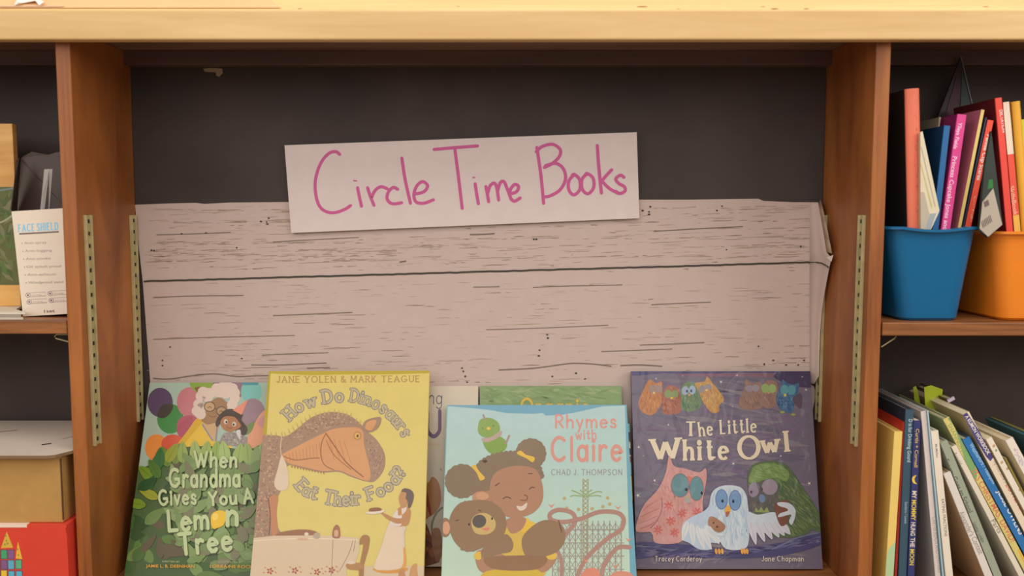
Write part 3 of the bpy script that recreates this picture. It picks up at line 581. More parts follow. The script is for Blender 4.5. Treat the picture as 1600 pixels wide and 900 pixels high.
# ---- yellow book
def serifs(f, *a, **k): f.word(*a, **k)
def art_dino(f):
    f.frame(390, 560, 2.648)
    f.poly([(60, 40), (760, 40), (760, 60), (600, 66), (400, 66), (250, 70), (80, 62)], (190, 166, 54), False); f.poly([(70, 40), (88, 40), (70, 320), (52, 320)], (184, 158, 48), False)
    f.word('JANE YOLEN & MARK TEAGUE', [(112, 100), (704, 97)], 25, (186, 146, 88), w=.16, serif=.17, sw=.7, gap=.22, space=.5)
    kw = dict(w=.17, serif=.2, sw=.7, outline=((138, 124, 120), .12), gap=.14, space=.3)
    f.word('How', [(166, 258), (215, 216), (278, 194)], 50, (192, 174, 138), **kw); f.word('Do', [(305, 186), (345, 180), (390, 178)], 52, (192, 174, 138), **kw); f.word('Dinosaurs', [(414, 176), (480, 190), (545, 224), (598, 274), (636, 328)], 50, (192, 174, 138), **kw)
    f.word('Eat', [(186, 528), (220, 562), (272, 584)], 50, (192, 174, 138), **kw); f.word('Their', [(304, 598), (370, 608), (462, 602)], 54, (192, 174, 138), **kw); f.word('Food?', [(492, 588), (560, 562), (610, 520), (648, 470)], 50, (192, 174, 138), **kw)
    BR, OR = (168, 132, 108), (216, 154, 104)
    # plain long-necked reptile leaning over a laid table
    body = [(40, 326), (100, 318), (150, 322), (200, 288), (260, 242), (330, 222), (400, 230), (450, 262), (486, 300), (530, 342), (560, 400), (556, 460), (522, 505), (490, 511), (420, 490), (370, 470), (300, 472), (220, 456), (165, 442), (150, 470), (130, 545), (110, 600), (118, 700), (140, 735), (60, 748), (0, 748), (10, 560), (30, 420)]
    f.poly(body, BR)
    f.poly([(132, 400), (200, 362), (300, 312), (350, 292), (430, 285), (468, 300), (474, 360), (492, 430), (500, 480), (488, 506), (420, 484), (370, 464), (300, 466), (220, 448), (170, 436), (145, 420)], OR)
    f.dabs([(60, 330), (150, 326), (260, 250), (340, 228), (430, 262), (300, 300), (140, 390), (80, 520)], [(192, 158, 130), (150, 114, 96)], 150, 12, 7, 20, 60); f.dabs([(480, 320), (530, 350), (556, 410), (550, 460), (515, 495), (498, 440)], [(190, 154, 126), (150, 114, 98)], 70, 10, 6, 60, 60); f.dabs([(20, 480), (100, 460), (110, 700), (60, 740), (20, 740)], [(200, 156, 122), (150, 112, 94)], 120, 12, 8, 60, 60)
    f.poly([(80, 580), (118, 570), (112, 640), (118, 720), (96, 735), (84, 660)], (196, 132, 92)); f.line([(78, 580), (86, 660), (80, 730)], 4, (120, 88, 70))
    f.lines([[(150+i*14, 398-i*5), (154+i*14, 430-i*2)] for i in range(11)]+[[(330+i*10, 330+i*2), (350+i*12, 420+i*3)] for i in range(0, 8, 2)], 1.8, (196, 124, 78))
    f.line([(132, 402), (190, 420), (250, 414), (290, 412)], 4, (166, 108, 72)); f.line([(316, 310), (298, 350), (296, 400), (310, 440), (350, 462)], 4, (166, 108, 72)); f.line([(316, 310), (350, 360), (400, 430), (470, 490)], 5, (160, 104, 74)); f.line([(318, 340), (350, 400), (420, 460)], 3, (166, 108, 72))
    f.ell(447, 320, 17, 18, (190, 140, 90)); f.ell(446, 320, 11, 12, (226, 180, 96)); f.ell(447, 321, 5, 6, (110, 80, 56))
    f.poly([(468, 290), (482, 256), (543, 244), (534, 286), (500, 306)], BR); f.poly([(478, 288), (490, 262), (524, 256), (514, 286), (498, 298)], OR)
    spk = [(70, 318, -95), (90, 318, -95), (110, 316, -95), (135, 318, -100)]+[(150+i*17, 318-i*12.5, -115) for i in range(7)]+[(275+i*18, 238-i*3, -98) for i in range(4)]+[(350+i*17, 224+i*4, -80) for i in range(5)]+[(440, 260, -75), (455, 268, -70)]
    f.put([[Vector((x-3, y+4)), Vector((x+3, y+4)), Vector((x+math.cos(math.radians(a))*18, y+math.sin(math.radians(a))*18))] for x, y, a in spk], (196, 166, 110))
    f.put([[Vector((x-4, y)), Vector((x+4, y)), Vector((x+1, y+11))] for x, y in [(175+i*12, 444+i*2.4) for i in range(12)]], (176, 122, 82))
    f.line([(134, 320), (128, 370), (134, 410)], 4, (214, 186, 150)); f.poly([(132, 402), (116, 460), (102, 515), (116, 544), (148, 545), (162, 520), (158, 460), (146, 424)], (224, 198, 170))
    f.poly([(120, 722), (200, 708), (262, 712), (280, 728), (180, 738), (110, 744)], (160, 110, 80))
    f.poly([(10, 744), (100, 734), (300, 732), (450, 742), (456, 790), (440, 840), (400, 872), (405, 940), (-40, 940)], (220, 192, 160), False); f.line([(12, 756), (120, 748), (300, 746), (448, 752)], 3, (236, 214, 186)); f.lines([[(345, 750), (342, 830), (338, 900)], [(428, 752), (410, 810), (372, 880)], [(438, 752), (430, 800)]], 2.4, (160, 124, 106))
    for x, y in ((85, 880), (188, 878), (280, 884), (340, 876)):
        f.put([disc((x+9*math.cos(k*1.26), y+9*math.sin(k*1.26)), 6, 4, k*72, 8) for k in range(5)], (176, 88, 66)); f.put([disc((x+dx, y+dy), 5, 3, 30, 8) for dx, dy in ((-26, 6), (24, 6), (-20, -14), (20, -14))], (206, 146, 92))
    f.poly([(344, 740), (346, 706), (356, 690), (366, 690), (374, 706), (373, 742)], (170, 110, 82)); f.poly([(352, 735), (352, 712), (366, 712), (366, 735)], (216, 170, 134)); f.ell(236, 727, 9, 7, (232, 214, 190)); f.poly([(266, 744), (268, 724), (288, 722), (290, 744)], (188, 166, 140)); f.ell(220, 748, 26, 4, (216, 172, 140))
    # chair and a person carrying a plate
    f.poly([(458, 745), (474, 730), (496, 740), (494, 780), (480, 830), (470, 862), (455, 862), (464, 812), (470, 770), (456, 770)], (170, 122, 76)); f.poly([(402, 850), (460, 846), (474, 860), (470, 875), (410, 872)], (182, 132, 84)); f.put([[Vector((a, 870)), Vector((a+10, 870)), Vector((a+12, 950)), Vector((a+2, 950))] for a in (452, 464)], (170, 122, 76)); f.poly([(400, 845), (420, 836), (440, 845), (420, 852)], (222, 200, 176))
    f.poly([(475, 860), (740, 858), (740, 960), (470, 960)], (216, 190, 158), False)
    f.poly([(624, 690), (640, 760), (648, 840), (640, 872), (610, 880), (615, 800)], (226, 160, 74)); f.poly([(518, 868), (570, 878), (650, 866), (640, 884), (560, 890), (515, 878)], (216, 150, 70)); f.poly([(580, 680), (630, 690), (634, 760), (632, 860), (570, 874), (516, 866), (545, 780)], (228, 202, 174)); f.poly([(632, 690), (648, 704), (640, 720), (642, 780), (634, 770)], (222, 200, 180))
    f.poly([(600, 640), (628, 612), (662, 622), (666, 650), (652, 690), (600, 694), (590, 670)], (196, 138, 88)); f.poly([(596, 645), (612, 625), (616, 650), (640, 640), (650, 618), (630, 616), (628, 690), (582, 684)], (224, 206, 192))
    f.poly([(645, 640), (664, 645), (650, 674), (610, 684), (570, 664), (542, 640), (524, 640), (530, 632), (560, 642), (600, 660), (630, 660)], (190, 134, 88)); f.poly([(478, 638), (556, 628), (548, 638), (510, 645)], (232, 214, 196)); f.poly([(498, 634), (500, 620), (538, 618), (544, 630)], (150, 96, 68))
    f.poly([(622, 600), (618, 575), (628, 552), (648, 550), (654, 575), (648, 612), (630, 620)], (196, 140, 96)); f.poly([(628, 552), (640, 538), (668, 545), (680, 570), (668, 612), (656, 618), (654, 590), (646, 580), (648, 556)], (112, 92, 84))
    f.poly([(618, 884), (640, 876), (646, 940), (620, 940)], (196, 138, 92)); f.poly([(664, 878), (674, 856), (692, 850), (694, 880), (700, 940), (660, 940)], (206, 150, 96))
front_book('picture_book', 'yellow picture book with a brown dinosaur and table on its cover', (420, 580), (671, 579), .148, .022, None, 388, .010, (223, 199, 114), art_dino, sticker=[(0, 824), (28, 824), (22, 960), (-20, 960)])

# ---- pale blue book
def art_claire(f):
    f.frame(660, 590, 2.903)
    for i in range(12):
        k = i/11; f.poly([(60, 120+i*68), (960, 120+i*68), (960, 960), (60, 960)], tuple(int(a+(b-a)*k) for a, b in zip((176, 200, 198), (192, 212, 188))), False)
    f.poly([(100, 110), (940, 110), (940, 126), (820, 130), (720, 152), (640, 168), (560, 172), (545, 160), (500, 164), (380, 160), (300, 146), (200, 136), (100, 128)], (112, 162, 184), False); f.poly([(60, 110), (116, 110), (84, 960), (40, 960)], (128, 178, 186), False); f.poly([(918, 110), (960, 110), (990, 960), (944, 960)], (112, 166, 184), False)
    PK = (216, 148, 134)
    f.word('Rhymes', [(602, 228), (882, 226)], 58, PK, w=.15); f.word('with', [(694, 280), (790, 278)], 42, PK, w=.16); f.word('Claire', [(582, 376), (908, 374)], 104, PK, w=.16); f.word('CHAD J. THOMPSON', [(584, 442), (906, 442)], 25, (156, 146, 154), w=.14, gap=.22)
    # roller coaster and swing tower
    TR = (176, 132, 118); TW = (158, 152, 110)
    f.lines([[(728, 460), (728, 830)], [(752, 460), (750, 830)]]+[[(728, 460+i*20), (752, 480+i*20)] for i in range(18)]+[[(752, 460+i*20), (728, 480+i*20)] for i in range(18)], 3.5, TW); f.lines([[(740, 540), (700, 520), (676, 512)], [(740, 540), (690, 535), (670, 540)], [(740, 540), (790, 518), (815, 520)], [(740, 540), (790, 535), (812, 540)], [(740, 530), (715, 510)], [(740, 530), (770, 508)]], 5, (150, 166, 110)); f.put([disc(p, 8, 8, 0, 8) for p in ((644, 548), (655, 592), (708, 598), (770, 595), (818, 585), (840, 546), (850, 574))], (190, 164, 112))
    f.lines([[(590+i*26, 650+(30 if i < 3 else 0)), (590+i*26, 910)] for i in range(13)]+[[(590, 690+j*60), (915, 690+j*60)] for j in range(4)], 4, (150, 140, 132))
    f.lines([[(590+i*26, 660+j*42), (616+i*26, 702+j*42)] for i in range(12) for j in range(6)]+[[(616+i*26, 660+j*42), (590+i*26, 702+j*42)] for i in range(12) for j in range(6)], 3, (168, 148, 138))
    f.line([(640, 720), (690, 660), (680, 615), (620, 600), (580, 618), (586, 645), (640, 655), (720, 640), (800, 610), (880, 612), (912, 640), (900, 690), (840, 730), (760, 800), (720, 860), (700, 910)], 20, TR); f.line([(940, 770), (890, 770), (850, 810), (820, 860), (810, 910)], 20, TR); f.line([(610, 780), (630, 830), (630, 910)], 16, TR)
    f.put([[Vector((x, y)), Vector((x+14, y+9)), Vector((x+30, y)), Vector((x+16, y+20))] for x, y in ((570, 572), (872, 580), (728, 820), (920, 726), (860, 846))], (222, 140, 118)); f.poly([(720, 910), (740, 870), (790, 866), (800, 910)], (222, 136, 112)); f.poly([(850, 910), (880, 880), (940, 884), (950, 910)], (214, 140, 118))
    # small green bird
    f.poly([(252, 230), (262, 192), (300, 182), (340, 200), (352, 236), (330, 268), (285, 272), (258, 256)], (136, 162, 84)); f.poly([(278, 285), (330, 262), (372, 280), (384, 310), (362, 338), (316, 346), (286, 320)], (132, 160, 78)); f.poly([(270, 276), (310, 270), (350, 244), (362, 246), (350, 268), (300, 292), (276, 290)], (186, 158, 150)); f.line([(285, 190), (276, 170)], 8, (170, 140, 130)); f.line([(378, 300), (394, 264)], 9, (170, 140, 130)); f.ell(300, 231, 9, 7, (232, 186, 70)); f.lines([[(270, 226), (276, 234)], [(318, 216), (326, 222)]], 3, (90, 110, 64))
    # child with two hair puffs, plain bear in her arms
    HR, SK, BE = (138, 116, 94), (178, 130, 102), (150, 118, 90)  # lightened, the film's haze is mixed into these colours
    pf = lambda cx, cy, r: [disc((cx+r*.72*math.cos(a), cy+r*.72*math.sin(a)), r*.36, n=10) for a in [k*.42 for k in range(15)]]+[disc((cx, cy), r*.9)]
    f.put(pf(180, 470, 74), HR); f.put(pf(492, 345, 66), HR); f.put([disc(q, 13, n=10) for q in smooth([(242, 470), (256, 400), (300, 366), (360, 348), (420, 344), (480, 358), (522, 396), (540, 446)], 3)]+[smooth([(236, 500), (250, 400), (300, 364), (380, 344), (480, 356), (530, 400), (540, 460), (500, 480), (300, 570), (240, 545)], 5, True)], HR)
    f.poly([(306, 520), (318, 450), (360, 415), (430, 400), (500, 410), (530, 440), (548, 510), (540, 570), (500, 615), (440, 634), (380, 630), (330, 590)], SK); f.ell(268, 545, 42, 30, (190, 140, 108)); f.ell(300, 540, 20, 28, SK)
    f.poly([(222, 404), (240, 396), (250, 414), (262, 430), (284, 456), (262, 466), (250, 440), (236, 420)], (226, 182, 76)); f.poly([(428, 342), (446, 332), (470, 350), (508, 362), (500, 384), (470, 366), (440, 352)], (226, 182, 76))
    f.lines([[(364, 550), (382, 542), (402, 548)], [(484, 508), (496, 498), (510, 500)], [(330, 492), (350, 478)], [(480, 436), (500, 436)]], 4, (92, 66, 54)); f.line([(446, 556), (470, 556), (476, 540), (462, 532)], 4, (126, 84, 64)); f.poly([(428, 582), (450, 584), (474, 568), (470, 592), (450, 604), (434, 598)], (220, 200, 180))
    f.poly([(360, 690), (390, 660), (460, 650), (540, 680), (560, 760), (540, 910), (290, 910), (300, 860), (330, 800)], (214, 176, 84)); f.poly([(440, 690), (470, 638), (490, 650), (520, 670), (470, 702)], (230, 184, 70)); f.poly([(380, 650), (420, 632), (470, 640), (450, 690), (400, 706)], SK)
    f.poly([(240, 800), (280, 780), (360, 800), (400, 820), (520, 800), (600, 790), (606, 830), (560, 880), (500, 880), (400, 860), (300, 885), (255, 870)], SK); f.poly([(236, 800), (262, 790), (264, 824), (240, 822)], (226, 184, 76)); f.poly([(560, 800), (606, 796), (604, 822), (572, 824)], (226, 184, 76)); f.poly([(286, 880), (520, 870), (520, 960), (290, 960)], (214, 176, 60))
    f.poly([(450, 740), (480, 690), (540, 650), (600, 650), (640, 680), (646, 740), (610, 790), (540, 815), (470, 810)], BE); f.line([(618, 650), (632, 700)], 5, (110, 82, 62)); f.poly([(330, 740), (380, 710), (412, 750), (400, 790), (350, 800), (280, 820), (270, 780)], BE); f.poly([(280, 820), (400, 808), (560, 812), (520, 870), (330, 870)], (150, 110, 80))
    f.poly([(122, 680), (130, 620), (170, 570), (240, 556), (310, 562), (360, 600), (382, 660), (364, 720), (300, 760), (210, 790), (150, 750)], BE); f.put([[Vector((x, y)), Vector((x+14, y-16)), Vector((x+16, y+6))] for x, y in ((160, 582), (150, 600), (180, 572), (170, 780), (190, 786), (220, 784))], BE); f.ell(104, 680, 26, 44, BE); f.ell(108, 682, 17, 30, (214, 156, 122)); f.ell(272, 538, 30, 18, (206, 152, 118))
    f.poly([(222, 660), (240, 624), (290, 616), (330, 650), (326, 690), (290, 712), (240, 705)], (206, 172, 110)); f.ell(258, 652, 32, 30, (98, 88, 82), -20); f.poly([(270, 686), (304, 680), (296, 696)], (216, 130, 116)); f.ell(212, 666, 4, 6, (60, 46, 40)); f.ell(316, 640, 4, 6, (60, 46, 40)); f.lines([[(150, 650), (166, 646)], [(254, 600), (266, 606)]], 4, (92, 70, 54))
front_book('picture_book', 'pale blue picture book with child hugging a bear, in front of green book', (698, 633), (979, 632.5), .150, .020, None, 684, .010, (160, 196, 196), art_claire, sticker=[(84, 808), (112, 808), (108, 990), (60, 990)])

# ---- purple night book
def art_owl(f):
    f.frame(980, 570, 5.161)
    f.poly([(0, 0), (1700, 0), (1700, 1700), (0, 1700)], (114, 103, 119), False)
    f.dabs([(30, 60), (1500, 60), (1550, 1600), (60, 1600)], [(124, 110, 126), (104, 95, 114), (132, 120, 128), (118, 98, 122)], 170, 420, 36, 4, 14, False)
    f.poly([(30, 40), (1500, 40), (1500, 75), (900, 62), (600, 80), (300, 68), (40, 90)], (84, 78, 116), False); f.poly([(380, 75), (800, 70), (1180, 70), (1200, 100), (900, 95), (600, 98)], (132, 96, 112)); f.poly([(1180, 90), (1260, 50), (1480, 50), (1490, 180), (1300, 160), (1230, 130)], (70, 60, 90))
    # birds on the upper branches
    def bird(p, col, cs, n=60, ang=80): f.poly(p, col); f.dabs(p, cs, n, 46, 10, ang, 25)
    bird([(90, 310), (130, 200), (180, 120), (230, 150), (280, 140), (280, 260), (270, 330), (200, 405), (120, 380)], (186, 122, 76), [(204, 142, 88), (170, 106, 70)]); f.ell(205, 195, 32, 34, (158, 132, 122)); f.ell(250, 195, 30, 32, (158, 132, 122)); f.ell(216, 226, 8, 10, (226, 190, 120))
    bird([(280, 300), (290, 220), (320, 175), (360, 165), (410, 190), (432, 270), (430, 380), (360, 400), (290, 390)], (164, 100, 80), [(184, 116, 88), (146, 88, 76)]); f.ell(330, 235, 30, 34, (132, 146, 92)); f.ell(385, 235, 28, 32, (132, 146, 92)); f.ell(358, 268, 12, 9, (220, 176, 76))
    bird([(432, 280), (436, 180), (480, 140), (540, 145), (570, 190), (600, 280), (580, 350), (500, 380), (440, 350)], (112, 132, 100), [(132, 150, 110), (92, 116, 92)]); f.ell(468, 208, 28, 36, (160, 172, 190)); f.ell(524, 204, 28, 36, (160, 172, 190)); f.ell(482, 212, 8, 12, (70, 76, 96)); f.ell(516, 210, 8, 12, (70, 76, 96)); f.ell(500, 242, 11, 9, (214, 150, 110))
    bird([(545, 150), (620, 135), (645, 95), (690, 150), (740, 210), (780, 280), (740, 330), (740, 375), (680, 385), (610, 300), (580, 220)], (192, 142, 82), [(208, 160, 94), (176, 126, 76)]); f.ell(602, 196, 24, 32, (150, 138, 140), 20); f.ell(654, 178, 28, 24, (150, 138, 140), 20); f.ell(640, 204, 10, 8, (226, 190, 110))
    bird([(900, 290), (940, 200), (955, 115), (1010, 150), (1070, 140), (1090, 220), (1090, 340), (1000, 360), (920, 350)], (146, 112, 98), [(160, 124, 104), (132, 102, 96)]); f.ell(985, 190, 34, 28, (144, 130, 138)); f.ell(1035, 188, 30, 28, (150, 138, 144))
    bird([(1080, 200), (1120, 130), (1170, 125), (1210, 160), (1210, 300), (1160, 350), (1090, 330)], (148, 112, 102), [(160, 122, 106), (134, 102, 98)]); f.ell(1112, 190, 32, 38, (146, 168, 104)); f.ell(1168, 192, 32, 36, (150, 170, 104)); f.ell(1140, 226, 10, 8, (200, 150, 110))
    bird([(1200, 290), (1215, 210), (1245, 170), (1250, 120), (1290, 145), (1340, 160), (1384, 150), (1376, 230), (1350, 300), (1330, 380), (1250, 370)], (72, 104, 138), [(88, 124, 156), (58, 88, 124)]); f.poly([(1340, 260), (1400, 230), (1410, 310), (1390, 350), (1340, 300)], (92, 76, 92)); f.ell(1268, 200, 34, 38, (88, 146, 156)); f.ell(1325, 204, 32, 40, (88, 146, 156)); f.ell(1272, 244, 12, 12, (200, 176, 70)); f.put([disc(p, 20, 10, 0, 8) for p in ((1250, 382), (1338, 402))], (150, 160, 76)); f.put([disc((1225+25*(i % 4), 270+26*(i//4)), 5, 7, 0, 6) for i in range(12)], (48, 62, 96))
    f.lines([[(240, 350), (280, 400), (300, 430)], [(370, 390), (420, 440), (440, 460)], [(470, 380), (520, 440)], [(1440, 420), (1380, 580)], [(1400, 420), (1310, 520)], [(1150, 350), (1100, 430)], [(740, 340), (830, 300)], [(60, 370), (180, 440)]], 4, (128, 124, 146))
    for x, y, r in ((755, 138, 24), (885, 85, 18), (232, 112, 14), (446, 90, 9), (1410, 98, 12), (1440, 202, 20), (330, 484, 16), (850, 336, 10), (92, 664, 22), (130, 735, 10), (855, 797, 22), (1236, 735, 16)): f.star(x, y, r, (216, 204, 196))
    f.line([(1065, 545), (1130, 500)], 4, (142, 130, 146)); f.line([(1070, 500), (1125, 548)], 4, (142, 130, 146))
    CR = (228, 208, 178); kw = dict(serif=.15, pen=.5, rnd=False, gap=.18)
    f.word('T', [(462, 570), (560, 570)], 108, CR, w=.2, serif=.15, pen=.5, rnd=False); f.word('he', [(578, 576), (696, 562)], 108, CR, w=.2, **kw); f.word('Little', [(748, 556), (1046, 540)], 106, CR, w=.2, **kw)
    f.word('W', [(188, 764), (440, 750)], 158, CR, w=.2, **kw); f.word('hite', [(450, 766), (824, 756)], 156, CR, w=.23, **kw); f.word('O', [(886, 756), (1076, 754)], 178, CR, w=.2, pen=.5, rnd=False); f.word('wl', [(1078, 714), (1312, 692)], 155, CR, w=.2, **kw)
    # three big birds on the lower branch
    f.frame(980, 720, 5.0)
    def fur(p, base, cs, n, L_, w, a, sp=22): f.poly(p, base); f.dabs(p, cs, n, L_, w, a, sp)
    f.poly([(60, 640), (400, 650), (800, 680), (1200, 640), (1540, 560), (1540, 640), (1200, 740), (700, 760), (300, 740), (60, 760)], (78, 72, 112)); f.dabs([(60, 640), (800, 680), (1520, 580), (1500, 640), (700, 760), (80, 740)], [(100, 96, 140), (64, 60, 92), (112, 104, 132)], 90, 120, 14, -8, 20); f.line([(1130, 690), (1240, 640), (1330, 600), (1500, 560)], 9, (120, 118, 152))
    fur([(940, 180), (945, 90), (980, 30), (1060, 5), (1150, 0), (1240, 30), (1310, 110), (1380, 220), (1460, 340), (1510, 440), (1530, 570), (1450, 540), (1380, 580), (1240, 600), (1040, 560), (980, 400)], (88, 104, 72), [(104, 124, 76), (74, 94, 64), (116, 132, 84)], 300, 80, 10, 48); f.poly([(950, 170), (980, 60), (1060, 20), (1180, 30), (1260, 90), (1240, 160), (1160, 130), (1060, 150)], (122, 144, 82)); f.dabs([(950, 170), (980, 60), (1060, 20), (1180, 30), (1260, 90), (1240, 160), (1060, 150)], [(134, 156, 90), (108, 132, 76)], 80, 60, 9, 30)
    fur([(950, 300), (1000, 180), (1150, 160), (1180, 300), (1140, 400), (980, 400)], (96, 92, 86), [(106, 98, 92), (86, 84, 82)], 60, 50, 12, 80); f.ell(988, 225, 42, 60, (148, 132, 148), 10); f.ell(1112, 204, 62, 62, (152, 134, 146)); f.line([(1010, 170), (1030, 230), (1050, 262)], 5, (84, 74, 84)); f.ell(968, 244, 10, 12, (86, 72, 88)); f.ell(1048, 222, 11, 13, (86, 72, 88)); f.poly([(1028, 290), (1040, 262), (1070, 272), (1076, 310), (1056, 326), (1038, 320)], (108, 128, 160)); f.poly([(1000, 400), (1000, 360), (1024, 390), (1045, 360), (1066, 392), (1090, 360), (1110, 404)], (138, 152, 92), False)
    fur([(70, 550), (90, 430), (140, 330), (240, 220), (300, 90), (325, -40), (365, 40), (450, 60), (560, 90), (612, 60), (618, 150), (590, 300), (580, 420), (460, 560), (400, 640), (220, 640), (190, 560)], (204, 146, 140), [(214, 156, 148), (194, 134, 132), (208, 150, 134)], 260, 70, 12, 80)
    f.poly([(70, 545), (90, 440), (140, 340), (210, 270), (268, 280), (270, 370), (230, 470), (150, 545)], (206, 142, 132)); f.lines([[(120, 390), (180, 340), (240, 310)], [(100, 440), (180, 400), (250, 370)], [(90, 490), (170, 460), (236, 430)], [(100, 530), (160, 510), (210, 480)]], 6, (176, 112, 110)); f.line([(268, 290), (268, 380), (230, 470), (180, 525)], 7, (160, 104, 108))
    for x, y in ((428, 408), (338, 470), (322, 350), (540, 400), (370, 560), (240, 540)): f.put([disc((x+22*math.cos(k*.9), y+22*math.sin(k*.9)), 18, 7, k*51.5, 8) for k in range(7)], (204, 104, 96))
    f.poly([(470, 120), (520, 140), (480, 190)], (206, 110, 88)); f.ell(412, 192, 70, 92, (106, 140, 146)); f.ell(540, 216, 54, 94, (106, 142, 148)); f.ring(412, 192, 70, 92, 5, (128, 108, 118)); f.ring(540, 216, 54, 94, 5, (128, 108, 118)); f.ell(460, 224, 11, 13, (52, 46, 56)); f.ell(580, 252, 9, 13, (52, 46, 56)); f.poly([(446, 300), (462, 262), (486, 285), (492, 322), (462, 330)], (170, 166, 160)); f.poly([(456, 290), (466, 268), (480, 290)], (212, 160, 96), False)
    fur([(640, 330), (660, 250), (710, 205), (790, 190), (880, 205), (925, 260), (940, 340), (950, 480), (945, 640), (900, 690), (780, 690), (730, 640), (720, 560), (640, 480), (620, 420)], (198, 206, 212), [(208, 214, 216), (184, 196, 208), (172, 188, 208)], 240, 80, 12, 85)
    wl_ = [(430, 500), (500, 440), (600, 390), (660, 340), (700, 440), (640, 520), (740, 560), (720, 640), (640, 640), (650, 690), (560, 690), (480, 640), (430, 610)]
    f.poly(wl_, (186, 198, 212))
    for x, y, a, L_ in ((470, 470, 105, 160), (500, 480, 85, 180), (540, 500, 72, 200), (580, 520, 66, 190), (600, 500, 52, 190), (620, 540, 40, 140)): f.leaf(x, y, L_, 52, a, (216, 214, 212), (160, 176, 200))
    f.poly([(930, 400), (1020, 420), (1140, 400), (1180, 440), (1200, 520), (1100, 560), (960, 540)], (196, 202, 210))
    for x, y, a, L_ in ((960, 480, 76, 180), (1010, 480, 68, 165), (1060, 480, 62, 150), (1110, 480, 58, 140), (1150, 480, 54, 130), (1200, 490, 50, 110)): f.leaf(x, y, L_, 58, a, (204, 200, 206), (156, 158, 188))
    f.ell(735, 300, 46, 76, (118, 148, 186)); f.ell(840, 308, 46, 78, (118, 148, 186)); f.ring(735, 300, 46, 76, 5, (92, 112, 160)); f.ring(840, 308, 46, 78, 5, (92, 112, 160)); f.ell(742, 314, 9, 13, (40, 40, 52)); f.ell(826, 316, 9, 13, (40, 40, 52)); f.poly([(758, 390), (780, 346), (806, 370), (800, 400), (780, 410)], (226, 166, 66)); f.poly([(766, 400), (800, 398), (776, 440)], (176, 100, 74))
    f.poly([(632, 500), (640, 440), (680, 440), (760, 500), (750, 545), (700, 556)], (166, 118, 90)); f.ell(672, 484, 6, 8, (70, 48, 40)); f.ell(700, 514, 10, 8, (90, 60, 50)); f.line([(640, 520), (690, 570), (740, 575)], 22, (206, 208, 212))
    f.poly([(1150, 380), (1160, 330), (1240, 305), (1260, 340), (1250, 470), (1210, 510), (1180, 480)], (126, 76, 62)); f.poly([(1175, 325), (1260, 330), (1310, 380), (1305, 450), (1280, 500), (1260, 470), (1275, 420), (1180, 440), (1190, 410), (1250, 390), (1240, 370), (1180, 350)], (200, 202, 210))
    f.put([disc((x, 705), 11, 24, -8, 10) for x in (692, 716, 740, 894, 914, 934)], (224, 160, 76))
    for x, y, r in ((212, 154, 22), (82, 270, 30), (1418, 176, 26)): f.star(x, y, r, (226, 212, 196), 5)
    kw = dict(w=.16, serif=.1, pen=.6, rnd=False, gap=.18); f.word('Tracey Corderoy', [(214, 782), (580, 782)], 38, (222, 206, 190), **kw); f.word('Jane Chapman', [(1046, 782), (1376, 782)], 38, (222, 206, 190), **kw)
front_book('picture_book', 'purple night picture book with owls on its cover, leaning near the right upright', (986.5, 580), (1266, 580), .165, .0945, 889, 994.5, .011, (92, 82, 108), art_owl, FILM2, sticker=[(64, 596), (118, 600), (122, 768), (68, 766)])

# ------------------------------------------------------------------ upright books, spine to the room
def spine_book(label, TL, TR, BL, Ys, depth, spine, cover, floor, text=(), marks=None, hard=True, group='books leaning on the lower right shelf', mat=PRINT, name='book', rnd=False, pages=PG):
    tl, tr, bl = at(*TL, Ys), at(*TR, Ys), at(*BL, Ys)
    up = (tl-bl).normalized(); X = Vector((up.z, 0, -up.x)); w = (tr-tl).dot(X)
    # slide the foot down to the floor, lowest corner touching
    low = 0 if up.x < 0 or X.z >= 0 else w      # lower corner
    lowX = w if X.z < 0 else 0
    tcorner = tl+X*lowX; H = (tcorner.z-floor-.0004)/up.z; O = tl-up*H
    t = empty(name, None, label, 'book', group, basis(O, X, Vector((0, 1, 0)), up))
    mb = MB(); sc, cc = A(spine), A(cover); bt = min(.0022 if hard else .0008, w*.24); i = .0028 if hard else .0002
    if rnd:
        n = 8; r = [(w/2-w/2*math.cos(math.pi*k/n), -.0045*math.sin(math.pi*k/n)) for k in range(n+1)]
        mb.add([(x, y, 0) for x, y in r]+[(x, y, H) for x, y in r], [(k, k+1, k+n+2, k+n+1) for k in range(n)], sc); mb.add([(x, y, H) for x, y in r], [tuple(range(n+1))], sc)
    else: mb.box(0, w, 0, bt, 0, H, sc)
    mb.box(0, bt, bt, depth, 0, H, cc); mb.box(w-bt, w, bt, depth, 0, H, cc)
    f = Face(O, X, up, w, H, mb)
    if rnd: f.k = 360
    if marks: marks(f)
    f.frame(0, 0, 1)
    for tx, p0, p1, h, col in text: f.type(tx, p0, p1, h, col, .012)
    mb.build('cover', mat, t)
    MB().box(bt, w-bt, bt, depth-(.003 if hard else .0006), .002, H-i, pages).build('pages', PRINT, t)
    return t
ZB = ZS; GL = 'books leaning on the lower right shelf'
WH = (216, 196, 172)
def mk_yellow(f): f.frame(1360, 740, 5.625); f.poly([(150, 700), (200, 620), (240, 600), (220, 960), (140, 960)], (170, 190, 140))
spine_book('thick yellow book standing against the right upright', (1397.5, 674), (1410, 675), (1383.5, 900), .004, .15, (224, 186, 100), (214, 174, 88), ZB, (), mk_yellow)
spine_book('thin red book between the thick yellow book and dark teal book', (1410.3, 659), (1413.8, 659.5), (1398, 900), .006, .15, (150, 44, 30), (176, 48, 34), ZB, hard=False, pages=A((120, 40, 30)))
